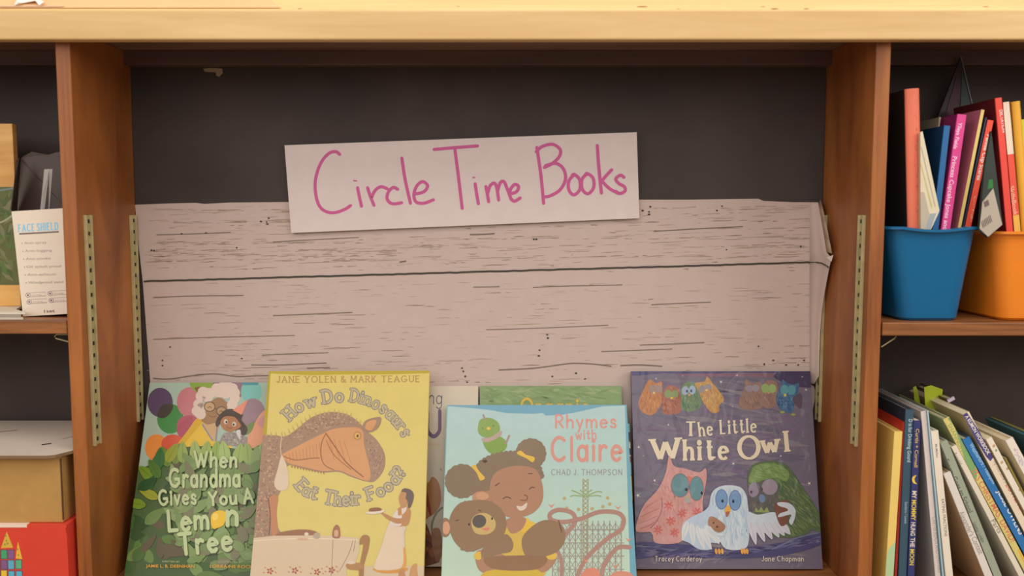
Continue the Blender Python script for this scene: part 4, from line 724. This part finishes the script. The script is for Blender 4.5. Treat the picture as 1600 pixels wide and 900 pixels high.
spine_book('dark teal hardback with pale spine lettering beside the thin red book', (1415.3, 640), (1427.6, 641), (1404, 900), .004, .16, (56, 78, 90), (36, 46, 58), ZB, [('D is for Drinking Gourd', (1420, 655), (1417.5, 722), 6, (176, 184, 184)), ('Sanders / Lewis', (1414, 784), (1413, 818), 4.5, (150, 160, 164))])
def mk_moon(f):
    f.frame(1360, 740, 5.625); f.poly([(405, 15), (375, 25), (366, 55), (380, 85), (410, 90), (395, 75), (388, 50), (394, 30)], (222, 184, 60)); f.frame(0, 0, 1)
    for tx, y0, y1, cc in (('MY', 767, 779, WH), ('MOMMY', 781, 813, (214, 180, 60)), ('HUNG', 816, 837, WH), ('THE', 840, 855, WH), ('MOON', 858, 883, (214, 180, 60))):
        x0, x1 = 1425.5-(y0-767)*.038, 1425.5-(y1-767)*.038; f.type(tx, (x0, y0), (x1, y1), 7, cc, .02)
    f.type('Curtis + Cornell', (1431, 670), (1428.5, 730), 5.5, (206, 166, 72), .012)
spine_book('navy paperback with yellow and white capitals and a moon on its spine', (1428.2, 657), (1438.6, 657), (1418.5, 900), .002, .14, (52, 54, 98), (44, 46, 84), ZB, (), mk_moon, False)
spine_book('tall white picture book with pale grey title, right of the navy paperback', (1438.8, 643), (1446.8, 642), (1461.5, 900), .006, .16, (206, 186, 172), (168, 154, 142), ZB, [('CARTER READS AND CHANGES', (1456, 808), (1466, 895), 7, (168, 150, 138))], None)  # covers greyed, painting in the shaded left face
spine_book('pale blue thin book squeezed between two white books', (1448.8, 642), (1450.6, 642), (1473, 900), .003, .15, (164, 186, 190), (150, 176, 184), ZB, hard=False)
def mk_eat(f):
    f.frame(1360, 740, 5.625); f.poly([(555, 120), (575, 160), (585, 240), (565, 240), (552, 180)], (214, 172, 70)); f.poly([(590, 440), (608, 470), (622, 580), (606, 580)], (140, 160, 96)); f.poly([(640, 850), (660, 880), (660, 920), (640, 920)], (170, 50, 50))
spine_book('white paperback on fractions with small grey spine title', (1454.6, 674), (1466, 673), (1477.8, 900), .002, .14, (222, 202, 178), (206, 190, 170), ZB, [('EATING FRACTIONS', (1471, 780), (1476, 838), 4.5, (120, 104, 92)), ('McMillan', (1461, 694), (1463, 715), 3.6, (130, 114, 100))], mk_eat)
spine_book('white hardback with grey serif title under the grey-green book', (1474.5, 741), (1484.6, 735.5), (1538.6, 900), .003, .15, (212, 196, 180), (176, 140, 104), ZB, [("Alexander's Contest", (1497.5, 801), (1530, 867), 9, (150, 138, 126))])
spine_book('grey-green hardback with dark italic title', (1469.2, 692), (1480, 687.4), (1553, 900), .004, .15, (150, 152, 128), (150, 146, 132), ZB, [('Froggy Goes to School', (1475, 720), (1513.5, 802), 8, (76, 86, 66)), ('Jonathan London', (1519, 817), (1534, 848), 6, (90, 92, 88))])
spine_book('white hardback with two grey words on its spine, left of yellow-green spine', (1486.8, 699), (1494, 694.7), (1592, 900), .003, .15, (216, 198, 172), (206, 190, 166), ZB, [('Arnold', (1489, 708), (1499, 727), 6, (150, 136, 120)), ('Parts', (1548, 814), (1560, 834), 8, (140, 130, 120))])
def mk_david(f):
    f.frame(1360, 560, 2.646); f.poly([(320, 250), (350, 290), (390, 420), (420, 500), (440, 470), (390, 330), (350, 250)], (124, 156, 96)); f.frame(0, 0, 1)
    f.poly([(1590, 860), (1600, 850), (1625, 900), (1615, 910)], (216, 166, 60), False)
spine_book('yellow-green picture book with red lettering down its spine', (1474, 656), (1483, 651.5), (1583, 860), .004, .15, (206, 184, 108), (140, 140, 96), ZB, [("IT'S CHRISTMAS, DAVID!", (1518, 737), (1579.5, 848), 10, (200, 112, 84)), ('SHANNON', (1480, 664), (1502, 706), 7, (150, 156, 96))], mk_david)
spine_book('blue hardback with white capitals, right of yellow-green spine', (1504, 688), (1514.5, 682), (1592, 850), .003, .15, (48, 106, 156), (36, 60, 90), ZB, [('JESSE OWENS', (1557.5, 767), (1593, 836), 10, (224, 216, 206)), ('Weatherford / Velasquez', (1514, 695), (1552, 757), 7, (150, 180, 200))])
def mk_kumon(f):
    f.frame(1480, 590, 5.625); f.poly([(110, 320), (150, 270), (420, 680), (380, 735), (345, 700)], (74, 64, 110), False); f.frame(0, 0, 1)
    f.type('A KUMON WORKBOOK', (1507.5, 651), (1543, 711), 6, (222, 206, 190), .02); f.type('My First Book of', (1551, 722), (1571, 757), 5, (140, 120, 104)); f.type('LOWERCASE LETTERS', (1571, 758), (1625, 850), 8.5, (210, 96, 78), .02)
spine_book('beige workbook with purple band and red capitals on its spine', (1504.5, 648), (1513.5, 642), (1584, 800), .003, .16, (220, 196, 166), (190, 164, 122), ZB, (), mk_kumon, False)
def mk_o(f):
    f.frame(1480, 590, 5.625); f.put([disc(p, 12, 16, 30, 8) for p in ((410, 600), (480, 745), (530, 800), (640, 985))], (190, 150, 110)); f.put([disc(p, 10, 12, 0, 8) for p in ((640, 840), (700, 960), (430, 640))], (120, 150, 110))
spine_book('white paperback with small coloured dots right of the beige workbook', (1541, 687), (1549, 682), (1601.5, 800), .002, .16, (222, 204, 180), (206, 184, 152), ZB, (), mk_o, False)
spine_book('thin olive booklet between two white books near the right frame edge', (1569, 716), (1572, 714.5), (1590, 757), .02, .1, (168, 150, 76), (110, 100, 60), ZB, hard=False)
spine_book('white hardback with pale patch on its spine by the right edge', (1571.5, 689), (1582.5, 683), (1602, 745), .003, .16, (222, 204, 182), (210, 190, 158), ZB, (), lambda f: f.frame(0, 0, 1).dabs([(1581, 700), (1588, 697), (1602, 726), (1596, 732)], [(184, 168, 172)], 30, 5, 1.6, 60, 50, False))
spine_book('dark teal thin book sloping behind the white hardbacks', (1606, 683), (1611, 680), (1640, 745), .01, .108, (36, 80, 96), (34, 66, 70), ZB, hard=False, pages=A((60, 90, 90)))
spine_book('olive backed thin book sloping furthest right behind the white hardbacks', (1614, 681), (1619, 678), (1648, 743), .01, .108, (110, 100, 44), (60, 66, 50), ZB, hard=False, pages=A((120, 110, 60)))
t = spine_book('lilac notepad with lime sticky notes resting on top of the leaning books', (1480, 625), (1490, 619), (1530, 718), .068, .1, (186, 164, 176), (84, 66, 54), at(1490, 630, .068).z, hard=True)
mi = t.matrix_world.inverted()
m = MB(); m.prism([mi @ at(px, py, .095) for px, py in ((1444, 605), (1446, 640), (1470, 646), (1471.5, 632), (1473, 608.5), (1455, 602))], mi.to_3x3() @ Vector((0, .0006, 0)), A((166, 172, 36)))
k = m.build('sticky_note', PRINT, t); k['label'] = 'lime green sticky note'
m = MB(); m.prism([mi @ at(px, py, .11) for px, py in ((1427, 605), (1429, 625), (1440, 640), (1434, 610), (1431, 603))], mi.to_3x3() @ Vector((0, .0006, 0)), A((150, 160, 40)))
m.build('sticky_note', PRINT, t)['label'] = 'small lime green sticky note further back'

# ------------------------------------------------------------------ bins on the upper right shelf
def bin_(label, x0t, x1t, x0b, x1b, zb, zt, y0, y1, col, dip, name='storage_bin'):
    """tapered open plastic bin with rounded corners and a rolled rim"""
    t = empty(name, ((x0b+x1b)/2, (y0+y1)/2, zb), label, 'storage bin', 'plastic book bins'); ox, oy, oz = t.location
    m = MB(); n = 6
    def loop(xa, xb, ya, yb, z, r, zf=None):
        pts = []
        for cx, cy, a0 in ((xa+r, ya+r, 180), (xb-r, ya+r, 270), (xb-r, yb-r, 0), (xa+r, yb-r, 90)):
            for k in range(n+1):
                a = math.radians(a0+90*k/n); pts.append((cx+r*math.cos(a)-ox, cy+r*math.sin(a)-oy, z-oz))
        if zf:      # extra points along the front edge let it sag
            a, b = pts[n], pts[n+1]; mid = [(a[0]+(b[0]-a[0])*k/9, a[1], a[2]-zf*math.sin(math.pi*k/9)) for k in range(1, 9)]
        else:
            a, b = pts[n], pts[n+1]; mid = [(a[0]+(b[0]-a[0])*k/9, a[1], a[2]) for k in range(1, 9)]
        return pts[:n+1]+mid+pts[n+1:]
    tp_ = .010; th = .0022; c_ = A(col)
    def lerp(k, g=0): return (x0b+(x0t-x0b)*k+g, x1b+(x1t-x1b)*k-g, y0+tp_*(1-k)+g, y1-tp_*(1-k)-g, zb+(zt-zb)*k)
    rows = [loop(*lerp(0, .004)[:4], zb, .014), loop(*lerp(.03)[:4], lerp(.03)[4], .018), loop(*lerp(.5)[:4], lerp(.5)[4], .019), loop(*lerp(.93)[:4], lerp(.93)[4], .019, dip*.6), loop(*lerp(.99, -.001)[:4], lerp(.99)[4], .02, dip)]
    q = lerp(1, -.007); rows += [loop(*q[:4], lerp(.985)[4], .022, dip), loop(*q[:4], lerp(1.01)[4], .022, dip), loop(*lerp(1, .001)[:4], lerp(1.015)[4], .018, dip), loop(*lerp(.93, th)[:4], lerp(.93)[4], .017, dip*.6), loop(*lerp(.04, th)[:4], lerp(.04)[4], .016)]
    N = len(rows[0])
    for a, b in zip(rows, rows[1:]): m.add(a+b, [(i, (i+1) % N, (i+1) % N+N, i+N) for i in range(N)], c_)
    m.add(rows[0], [tuple(reversed(range(N)))], c_); m.add(rows[-1], [tuple(range(N))], c_)
    o = m.build('bin_shell', printed('moulded_plastic', .34, 0, 0, spec=.5), t, 0, True); return t, o
tb, sh = bin_('blue plastic bin of books beside the right upright', .506, .6275, .531, .612, ZRS+.0004, CZ-.018, .010, .165, (8, 88, 126), .004)
to, sh2 = bin_('orange plastic bin of books at the right edge of the upper shelf', .6515, .775, .668, .752, ZRS+.0004, CZ-.0245, .010, .165, (244, 122, 30), 0, 'storage_bin')
GB = 'books in the blue bin'; GO = 'books in the orange bin'; ZBB = ZRS+.0095
spine_book('thick salmon red spine, first book in the blue bin', (1413, 139.5), (1436, 139), (1417.5, 356), .024, .11, (216, 108, 80), (34, 32, 30), ZBB+.025, (), lambda f: f.frame(0, 0, 1).dabs([(1426, 165), (1431, 165), (1432, 340), (1427, 340)], [(188, 92, 72)], 34, 3, 1.4, 70, 40, False), True, GB, rnd=True)
O = at(1450, 360, .0128); t = empty('booklet', O, 'white worn booklet wedged beside the salmon red spine', 'booklet', GB)
PB = lambda x, y, d=0: at(x, y, .0128+d)-O
m = MB(); m.prism([PB(1438, 208), PB(1441.5, 205), PB(1468, 329), PB(1466, 334), PB(1455, 358), PB(1438.5, 358)][::-1], (0, .006, 0), A((206, 188, 156)), A((188, 170, 140)))
for pg, cc in (([(1438.3, 256), (1439.5, 256), (1457, 322), (1455.5, 326)], (190, 172, 110)), ([(1438.3, 300), (1444, 300), (1452, 334), (1447, 357), (1438.6, 357)], (176, 160, 136)), ([(1447, 357), (1453, 334), (1463, 333), (1454.5, 357)], (150, 152, 148)), ([(1439, 230), (1440, 229), (1462, 322), (1461, 324)], (176, 156, 126))):
    m.prism([PB(x, y, -.0003) for x, y in pg][::-1], (0, .0002, 0), A(cc))
m.build('page_block', PRINT, t)
spine_book('dark blue book with bright blue spine in the blue bin', (1475.5, 196), (1484.8, 195), (1459.2, 340), .024, .1, (36, 92, 138), (24, 52, 80), ZBB, (), None, True, GB)
spine_book('beige backed book standing behind the dark blue book', (1467.6, 183), (1470.2, 182.7), (1449.8, 330), .06, .085, (164, 140, 110), (164, 142, 112), ZBB, (), None, False, GB, pages=A((150, 128, 100)))
spine_book('magenta spine with white lettering in the blue bin', (1496.5, 178), (1510.5, 177), (1471, 357), .022, .11, (208, 62, 124), (126, 30, 76), ZBB, [('Ylleya Fields', (1498, 191), (1489.5, 232), 6, (236, 190, 200)), ('Princess Cupcake Jones and', (1489, 244), (1473.5, 358), 7, (236, 190, 200))], None, True, GB)
spine_book('pink covered book with thin yellow spine in the blue bin', (1533.5, 171), (1538.5, 170.5), (1496.5, 357), .026, .11, (214, 180, 104), (178, 94, 108), ZBB+.02, (), None, False, GB)
spine_book('thin navy book between the yellow spine and red spine', (1540, 183), (1542.6, 182), (1503.8, 356), .026, .1, (38, 44, 62), (34, 38, 54), ZBB+.04, (), None, False, GB)
spine_book('thin red spine with white capitals, last upright book in the blue bin', (1543.5, 187), (1553, 186), (1507.5, 356), .026, .1, (222, 74, 52), (50, 40, 56), ZBB+.078, [('Pennie Cup Scares', (1542, 210), (1526, 281), 6, (240, 214, 200))], lambda f: f.frame(0, 0, 1).dabs([(1521, 306), (1526, 306), (1519, 348), (1514, 348)], [(238, 150, 110)], 26, 3.4, 1.3, 20, 40, False), False, GB)
# dark picture card standing on its corner behind
tl = [at(1501, 88, .15), at(1522, 172, .15), at(1500, 215, .15), at(1470, 165, .15)]; O = at(1495, 330, .15); O.z = ZBB
t = empty('book', O, 'dark glossy thin book standing tilted at the back of the blue bin', 'book', GB)
m = MB(); pts = [at(1501.5, 88, .15)-O, at(1524, 180, .15)-O, at(1530, 300, .15)-O, at(1470, 330, .15)-O, at(1466, 182, .15)-O]
m.prism(pts[::-1], (0, .003, 0), A((46, 34, 34)))
m.prism([at(1501, 88, .149)-O, at(1502.3, 88, .149)-O, at(1524, 180, .149)-O, at(1522.5, 180, .149)-O][::-1], (0, .0005, 0), A((120, 112, 112)))
m.prism([at(1494, 122, .1492)-O, at(1501, 140, .1492)-O, at(1486, 200, .1492)-O, at(1474, 190, .1492)-O][::-1], (0, .0002, 0), A((70, 28, 36)))
m.prism([at(1503, 110, .1492)-O, at(1519, 178, .1492)-O, at(1498, 200, .1492)-O, at(1502, 150, .1492)-O][::-1], (0, .0002, 0), A((44, 58, 52)))
m.build('cover', PRINT, t)
# back cover of a workbook tipped over the right rim
O = at(1540, 365, -.003); t = empty('book', O, 'workbook with white barcoded back tipped over the blue bin rim', 'book', GB)
m = MB(); P3 = lambda x, y, d=0: at(x, y, -.003+d)-O
m.prism([P3(1549, 205), P3(1566.5, 351), P3(1544, 371), P3(1530, 360), P3(1539, 260)][::-1], (0, .005, 0), A((46, 52, 44)))
m.prism([P3(1552, 294, -.0003), P3(1566, 351, -.0003), P3(1544, 370, -.0003), P3(1530.5, 357, -.0003), P3(1535, 316, -.0003)][::-1], (0, .0002, 0), A((172, 154, 134)))  # white toned down so the colour carries the shade
m.prism([P3(1545, 281, -.0003), P3(1551, 280, -.0003), P3(1552, 293, -.0003), P3(1543, 296, -.0003)][::-1], (0, .0002, 0), A((44, 110, 48)))
m.prism([P3(1537, 316, -.0006), P3(1544, 312, -.0006), P3(1546, 320, -.0006), P3(1539, 324, -.0006)][::-1], (0, .0002, 0), A((110, 84, 84)))
for i in range(7): m.prism([P3(1533+i*2.2, 346-i*1.6, -.0006), P3(1534.2+i*2.2, 346-i*1.6, -.0006), P3(1537.2+i*2.2, 356-i*1.6, -.0006), P3(1536+i*2.2, 356-i*1.6, -.0006)][::-1], (0, .0002, 0), A((96, 84, 76)))
m.build('cover', PRINT, t)
spine_book('red spine with white capitals, first book in the orange bin', (1555, 153.5), (1565, 152.5), (1573, 362), .026, .11, (224, 70, 56), (96, 24, 28), ZBB, [('DICTATION', (1561, 172), (1566.5, 207), 6, (240, 200, 190))], None, True, GO)
def mk_skill(f):
    f.frame(0, 0, 1); f.poly([(1567.5, 159), (1576.5, 159), (1585, 240), (1572, 242)], (222, 196, 170), False); f.poly([(1579, 338), (1600, 334), (1602, 420), (1590, 420)], (232, 168, 70), False); f.type('SkillsBook', (1577.5, 291), (1584, 337), 7, (236, 170, 140), .012)
spine_book('red workbook with white sticker on its spine in the orange bin', (1567, 160), (1577, 159.5), (1584.9, 362), .026, .11, (222, 78, 56), (150, 50, 40), ZBB+.004, (), mk_skill, False, GO)
spine_book('golden yellow spine in the orange bin', (1580, 159.5), (1593, 158), (1596, 362), .026, .11, (222, 156, 48), (180, 120, 40), ZBB, (), None, True, GO, rnd=True)
spine_book('lime yellow thin spine at the right end of the orange bin', (1595, 187), (1604, 187), (1608, 362), .03, .1, (206, 190, 44), (170, 160, 40), ZBB, (), None, False, GO)

# ------------------------------------------------------------------ left bay, upper shelf
x1 = at(36, 490, .012).x
for i, (cc, dx) in enumerate((((190, 172, 150), 0), ((150, 134, 116), -.004), ((204, 186, 164), .001))): 
    tag(MB().prism([(-.86, .012+i*.002, ZLS+.0034+i*.0034), (x1+dx, .012+i*.002, ZLS+.0034+i*.0034), (-.694+dx, .05, ZLS+.0034+i*.0034), (-.735+dx, .16, ZLS+.0034+i*.0034), (-.86, .16, ZLS+.0034+i*.0034)], (0, 0, -.0031), A(cc)).build('magazine', PRINT, None, .0004), ('cream magazine lying at the bottom of the stack on left shelf', 'grey magazine in the middle of the stack on left shelf', 'pale magazine on top of the stack under green panel')[i], 'magazine', 'magazines on the left shelf')
zmag = ZLS+.0034*3+.0002
O = Vector((-.78, .09, zmag)); pc = empty('wooden_panel', O, 'orange wooden panel with green painted field, partly out of frame', 'panel')
xr = at(25.5, 330, .09).x; H = at(20, 193, .09).z-zmag
m = MB().box(-.86-O.x, xr-O.x, 0, .011, 0, H, A((214, 156, 84))); m.build('frame', wood('orange_plywood', (190, 130, 62), (222, 168, 96), (.6, 4, 6)), pc, .001)
f = MB(); za, zb_ = at(20, 292, .09).z-zmag, at(20, 445, .09).z-zmag
f.box(-.86-O.x, xr-O.x-.0008, -.0006, 0, zb_, za, A((92, 92, 50))); ff = Face(Vector((-.86, .0894, zmag)), Vector((1, 0, 0)), Vector((0, 0, 1)), xr+.86-.0008, za, f); ff.O = Vector((-.86, .0894, zmag))
mb2 = MB(); ff = Face(Vector((-.86, .0894, zmag)), Vector((1, 0, 0)), Vector((0, 0, 1)), xr+.86-.001, za, mb2)
ff.dabs([(-60, 294), (25, 294), (25, 443), (-60, 443)], [(104, 104, 60), (76, 86, 44), (84, 104, 50), (116, 110, 76)], 120, 26, 7, 60, 80, False); ff.line([(-20, 352), (5, 346), (22, 334)], 3, (150, 144, 110)); ff.line([(-20, 300), (10, 296), (25, 293)], 3, (110, 120, 110))
for v, fcs, col in ((mb2.v, mb2.f, mb2.c),):
    f.v += [(x-.86-O.x, y-.0007, z) for x, y, z in v]; o_ = len(f.v)-len(v); f.f += [tuple(i+o_ for i in q) for q in fcs]; f.c += col
f.build('painted_field', PRINT, pc)
m = MB().box(-.86-O.x, xr-O.x, -.0004, 0, za, za+.011, A((196, 140, 74))).build('painted_band', PRINT, pc)

# white face shield carton, tilted a little, open at the top
YB = .045; pBL, pTL = at(36, 495.2, YB), at(18, 331, YB); up = (pTL-pBL).normalized(); X = Vector((up.z, 0, -up.x)); Hh = (pTL-pBL).length; w = .0715; dp = .045
t = empty('carton', None, 'white printed carton of face shields with its top flap open', 'box', None, basis(pBL+Vector((0, 0, .0006)), X, Vector((0, 1, 0)), up))
m = MB(); k_ = A((218, 196, 172)); br = A((60, 44, 36))
m.box(0, w, 0, .0008, 0, Hh, k_); m.box(0, .0008, .0008, dp, 0, Hh, k_); m.box(w-.0008, w, .0008, dp, 0, Hh, k_); m.box(.0008, w-.0008, dp-.0008, dp, 0, Hh, k_); m.box(.0008, w-.0008, .0008, dp-.0008, 0, .0008, k_)
m.box(.0009, w-.0009, .0009, .001, .001, Hh-.0002, br); m.box(.0009, w-.0009, dp-.001, dp-.0009, .001, Hh-.0002, br)
f = Face(t.matrix_world.translation, X, up, w, Hh, m).frame(0, 320, 4.286)
f.k = 2
f.word('FACE SHIELD', [(122, 180), (392, 165)], 46, (128, 184, 206), w=.27, serif=.18, pen=.55, rnd=False, gap=.14, space=.25)
f.poly([(128, 190), (394, 175), (395, 186), (129, 201)], (120, 100, 96), False)
for i, (tx, x1_) in enumerate((('Anti-spray', 312), ('Anti-fogging', 348), ('Anti-smoke', 340), ('Oil splash proof', 412), ('Anti-exhaust', 376), ('Windproof sand', 424))):
    y = 264+i*53; x = 162+i*5.5; f.type(tx, (x, y), (x1_, y-5), 17, (150, 132, 118)); f.ell(x-14, y-6, 4, 4, (150, 132, 118))
for x, y in ((188, 605), (336, 594), (196, 650), (344, 640)):
    f.ring(x, y, 15, 15, 3, (130, 112, 116)); f.ell(x, y, 6, 6, (96, 80, 92)); f.put(ribbon([Vector(p) for p in ((x+10, y-16), (x+115, y-22), (x+118, y+4), (x+10, y+12))], 2.2), (160, 142, 130)); f.type('anti-drop', (x+24, y+4), (x+90, y), 9, (170, 152, 140))
f.type('1set', (296, 722), (368, 718), 20, (110, 96, 88), .01)
m.build('carton_body', PRINT, t)
inv = t.matrix_world.inverted(); Pf = lambda x, y, Y: inv @ at(x, y, Y)
fl_ = MB(); yb_ = YB+dp
fl_.prism([Pf(27, 331, yb_-.001), Pf(104, 326, yb_-.001), Pf(104, 236, yb_+.012), Pf(88, 238, yb_+.012), Pf(75, 242, yb_+.012), Pf(50, 237, yb_+.012), Pf(33, 246, yb_+.012), Pf(32, 252, yb_+.012)], (0, .0007, 0), A((64, 46, 36)))
q = fl_.build('back_flap', PRINT, t); q['label'] = 'brown inner side of the raised flap'
sf = MB(); sf.prism([Pf(18, 331, .0455), Pf(17, 325, .047), Pf(22, 290, .055), Pf(26.5, 250, .08), Pf(31, 246, yb_-.006), Pf(27, 331, yb_-.002)], (-.0007, 0, 0), A((58, 42, 34))); sf.build('side_flap', PRINT, t)
def film(nt, b):
    b.inputs['Base Color'].default_value = (.8, .76, .72, 1); b.inputs['Roughness'].default_value = .12; b.inputs['Alpha'].default_value = .42
FILMC = nmat('clear_plastic', film)
for (x0, x1, xb0, xb1, y, lab) in ((69, 77, 50, 63, .066, 'clear plastic face shield standing in the open carton, nearer one'), (77, 82, 71, 77, .078, 'clear plastic face shield standing in the open carton, farther one')):
    O = at(xb0, 480, y); mm = MB(); mm.prism([at(xb0+2, 470, y)-O, at(xb1+2, 470, y)-O, at(xb1, 326, y)-O, at(x1, 264, y)-O, at(x0, 264.5, y)-O], (0, .0006, 0), (.8, .8, .8)); fo = mm.build('face_shield', FILMC); fo.location = O; tag(fo, lab, 'face shield', 'face shields in the carton')

# ------------------------------------------------------------------ left bay, lower shelf: red box, brown carton, white lid
zr = CZ-.4175; xr = at(105.5, 860, -.015).x
O = Vector((-.75, .06, ZS)); rb = empty('toy_box', O, 'red toy box with tile castle picture under the brown carton', 'box')
m = MB(); m.box(-.95-O.x, xr-O.x, -.015-O.y, .17-O.y, .0004, zr-ZS, A((206, 62, 44)))
f = Face(Vector((-.95, -.015, ZS)), Vector((1, 0, 0)), Vector((0, 0, 1)), xr+.95, zr-ZS, MB()).frame(0, 630, 3.333)
f.poly([(5, 755), (35, 668), (68, 752)], (206, 160, 60), False); f.poly([(82, 808), (93, 720), (116, 812)], (222, 170, 56), False)
for i, (x, y, cc) in enumerate(((3, 762, (70, 150, 96)), (40, 762, (132, 84, 128)), (3, 816, (128, 84, 124)), (40, 816, (86, 160, 176)), (79, 814, (84, 164, 116)), (3, 868, (226, 178, 50)), (42, 872, (86, 164, 180)), (82, 872, (86, 164, 180)), (-34, 762, (132, 84, 128)), (-34, 816, (70, 150, 96)), (-34, 868, (206, 70, 50)))):
    f.poly([(x, y), (x+35, y), (x+36, y+50), (x+1, y+50)], (60, 74, 84), False); f.poly([(x+3, y+3), (x+32, y+3), (x+33, y+47), (x+4, y+47)], cc, False)
f.put([disc(p, 4, 5, 0, 8) for p in ((30, 690), (34, 715), (26, 735), (40, 730), (93, 760), (96, 790))], (120, 140, 70))
f.line([(345, 650), (360, 760), (372, 1000)], 4, (120, 26, 24), False); f.line([(352, 650), (366, 760), (377, 1000)], 3, (196, 110, 70), False)
o_ = len(m.v); m.v += [(x-.95-O.x, y-.015-O.y, z) for x, y, z in f.mb.v]; m.f += [tuple(i+o_ for i in q) for q in f.mb.f]; m.c += f.mb.c
xw = at(42, 820, -.015).x; m.box(-.95-O.x, xw-O.x, -.0155-O.y, .03-O.y, zr-ZS-.0035, zr-ZS+.0003, A((222, 196, 172)))
m.build('box_body', printed('glossy_carton', .35), rb, 0)
zc1 = CZ-.3245; xc = at(96, 760, -.008).x; O = Vector((-.75, .08, zr+.0004)); cb = empty('carton', O, 'plain brown cardboard carton stacked on the red toy box', 'box')
KR = plain('kraft_cardboard', (172, 126, 66), .75, 0, .06, 50)
MB().box(-.93-O.x, xc-O.x, -.008-O.y, .17-O.y, 0, zc1-O.z).build('carton_body', KR, cb, .0012)
MB().box(xc-O.x-.0005, xc-O.x+.0006, -.0085-O.y, -.006-O.y, .004, zc1-O.z-.004).build('torn_corner', plain('dark_corrugation', (92, 62, 36), .8), cb)
O = Vector((-.75, .08, zc1+.0006)); ld = MB()
pts = [(-.95, -.024), (at(72, 702, -.024).x, -.024), (at(86, 700, -.02).x, -.02), (at(114, 688, .0).x, .004), (XL0-.004, .05), (XL0-.004, .172), (-.95, .172)]
ld.prism([(a-O.x, b-O.y, .0042) for a, b in pts], (0, 0, -.0042), A((206, 186, 166)), A((120, 92, 66)))
def lines_on(p, w, col): 
    for r_ in ribbon([Vector(q) for q in p], w): ld.add([(v.x-O.x, v.y-O.y, .0044) for v in r_][::-1], [(0, 1, 2, 3)], A(col)); ld.add([(v.x-O.x, v.y-O.y, .0044) for v in r_], [(0, 1, 2, 3)], A(col))
lines_on([(-.655, .03), (-.645, .037)], .005, (150, 132, 118)); lines_on([(-.643, .06), (-.615, .11)], .0008, (176, 156, 138)); lines_on([(-.76, .1), (-.735, .112)], .002, (172, 154, 138))
tag(ld.build('cardboard_sheet', PRINT), 'white printed cardboard sheet lying on the brown carton', 'cardboard').location = O

# ------------------------------------------------------------------ scraps
O = at(330, 106, BACK-.0006); m = MB(); pp = [(317, 107), (330, 106), (347, 107), (348, 114), (342, 120), (338, 118), (337, 113), (320, 112)]
m.prism([at(x, y, BACK-.001)-O for x, y in pp][::-1], (0, .0007, 0), A((150, 128, 104)))
o = m.build('tape_scrap', PRINT); o.location = O; tag(o, 'torn tan scrap of tape under the top of the middle bay', 'tape')
# things lying on the sloping ledge: follow its slope
tl_ = math.atan2(.085, .112)
def onledge(px, d, lift=0):      # point at picture column px, distance d up the slope
    p = Vector((0, -.012+d*math.cos(tl_)-lift*math.sin(tl_), zl+d*math.sin(tl_)+lift*math.cos(tl_))); dep = (p.y+D0)*ct-(p.z-CZ)*st; p.x = (px-800)/F*dep; return p
def sheet(name, label, cat, outline, lift, col, th=.0006):
    ps = [onledge(px, d, lift) for px, d in outline]; O = ps[0].copy(); m = MB(); m.prism([p-O for p in ps], (0, -th*-math.sin(tl_), -th*math.cos(tl_)), A(col)); o = m.build(name, PRINT); o.location = O; return tag(o, label, cat)
sheet('paper_sheet', 'peach paper sheet lying on the ledge above the bookcase front', 'paper', [(-60, .0015), (439, .0015), (436, .006), (432, .012), (420, .03), (400, .06), (-60, .06)], .0016, (226, 172, 122))
sheet('ruler_strip', 'thin grey edged strip on the ledge at the upper left', 'strip', [(-60, .002), (96, .002), (101, .0045), (-60, .0055)], .0026, (196, 160, 130))
ps = []
m = MB(); zz = [(22, .003), (26, .015), (31, .05), (66, .05), (64, .02), (69, .008), (61, .003), (55, .011), (36, .011), (29, .004)]
q = [onledge(a, b, .004+.003*(i % 2)) for i, (a, b) in enumerate(zz)]; O = q[0].copy()
m.prism([p-O for p in q], (0, .0004, -.0006), A((246, 236, 214))); o = m.build('crumpled_wrapper', printed('shiny_wrapper', .2)); o.location = O; tag(o, 'crumpled shiny white wrapper on the ledge at the upper left', 'wrapper')
for px, d, r in ((1003, .0075, 9), (1192, .0075, 4), (716, .008, 3), (1540, .0075, 5), (1210, .0012, 7), (1260, .0012, 5), (1060, .0012, 3), (468, .0015, 4)):
    q = [onledge(px+r*math.cos(a)*R.uniform(.7, 1.1), d+r*.00016*math.sin(a), .0003) for a in [k*.7 for k in range(9)]]; MB().add([p-bc.location for p in q], [tuple(range(9))], A((150, 86, 44))).build('paint_chip', PRINT, bc)
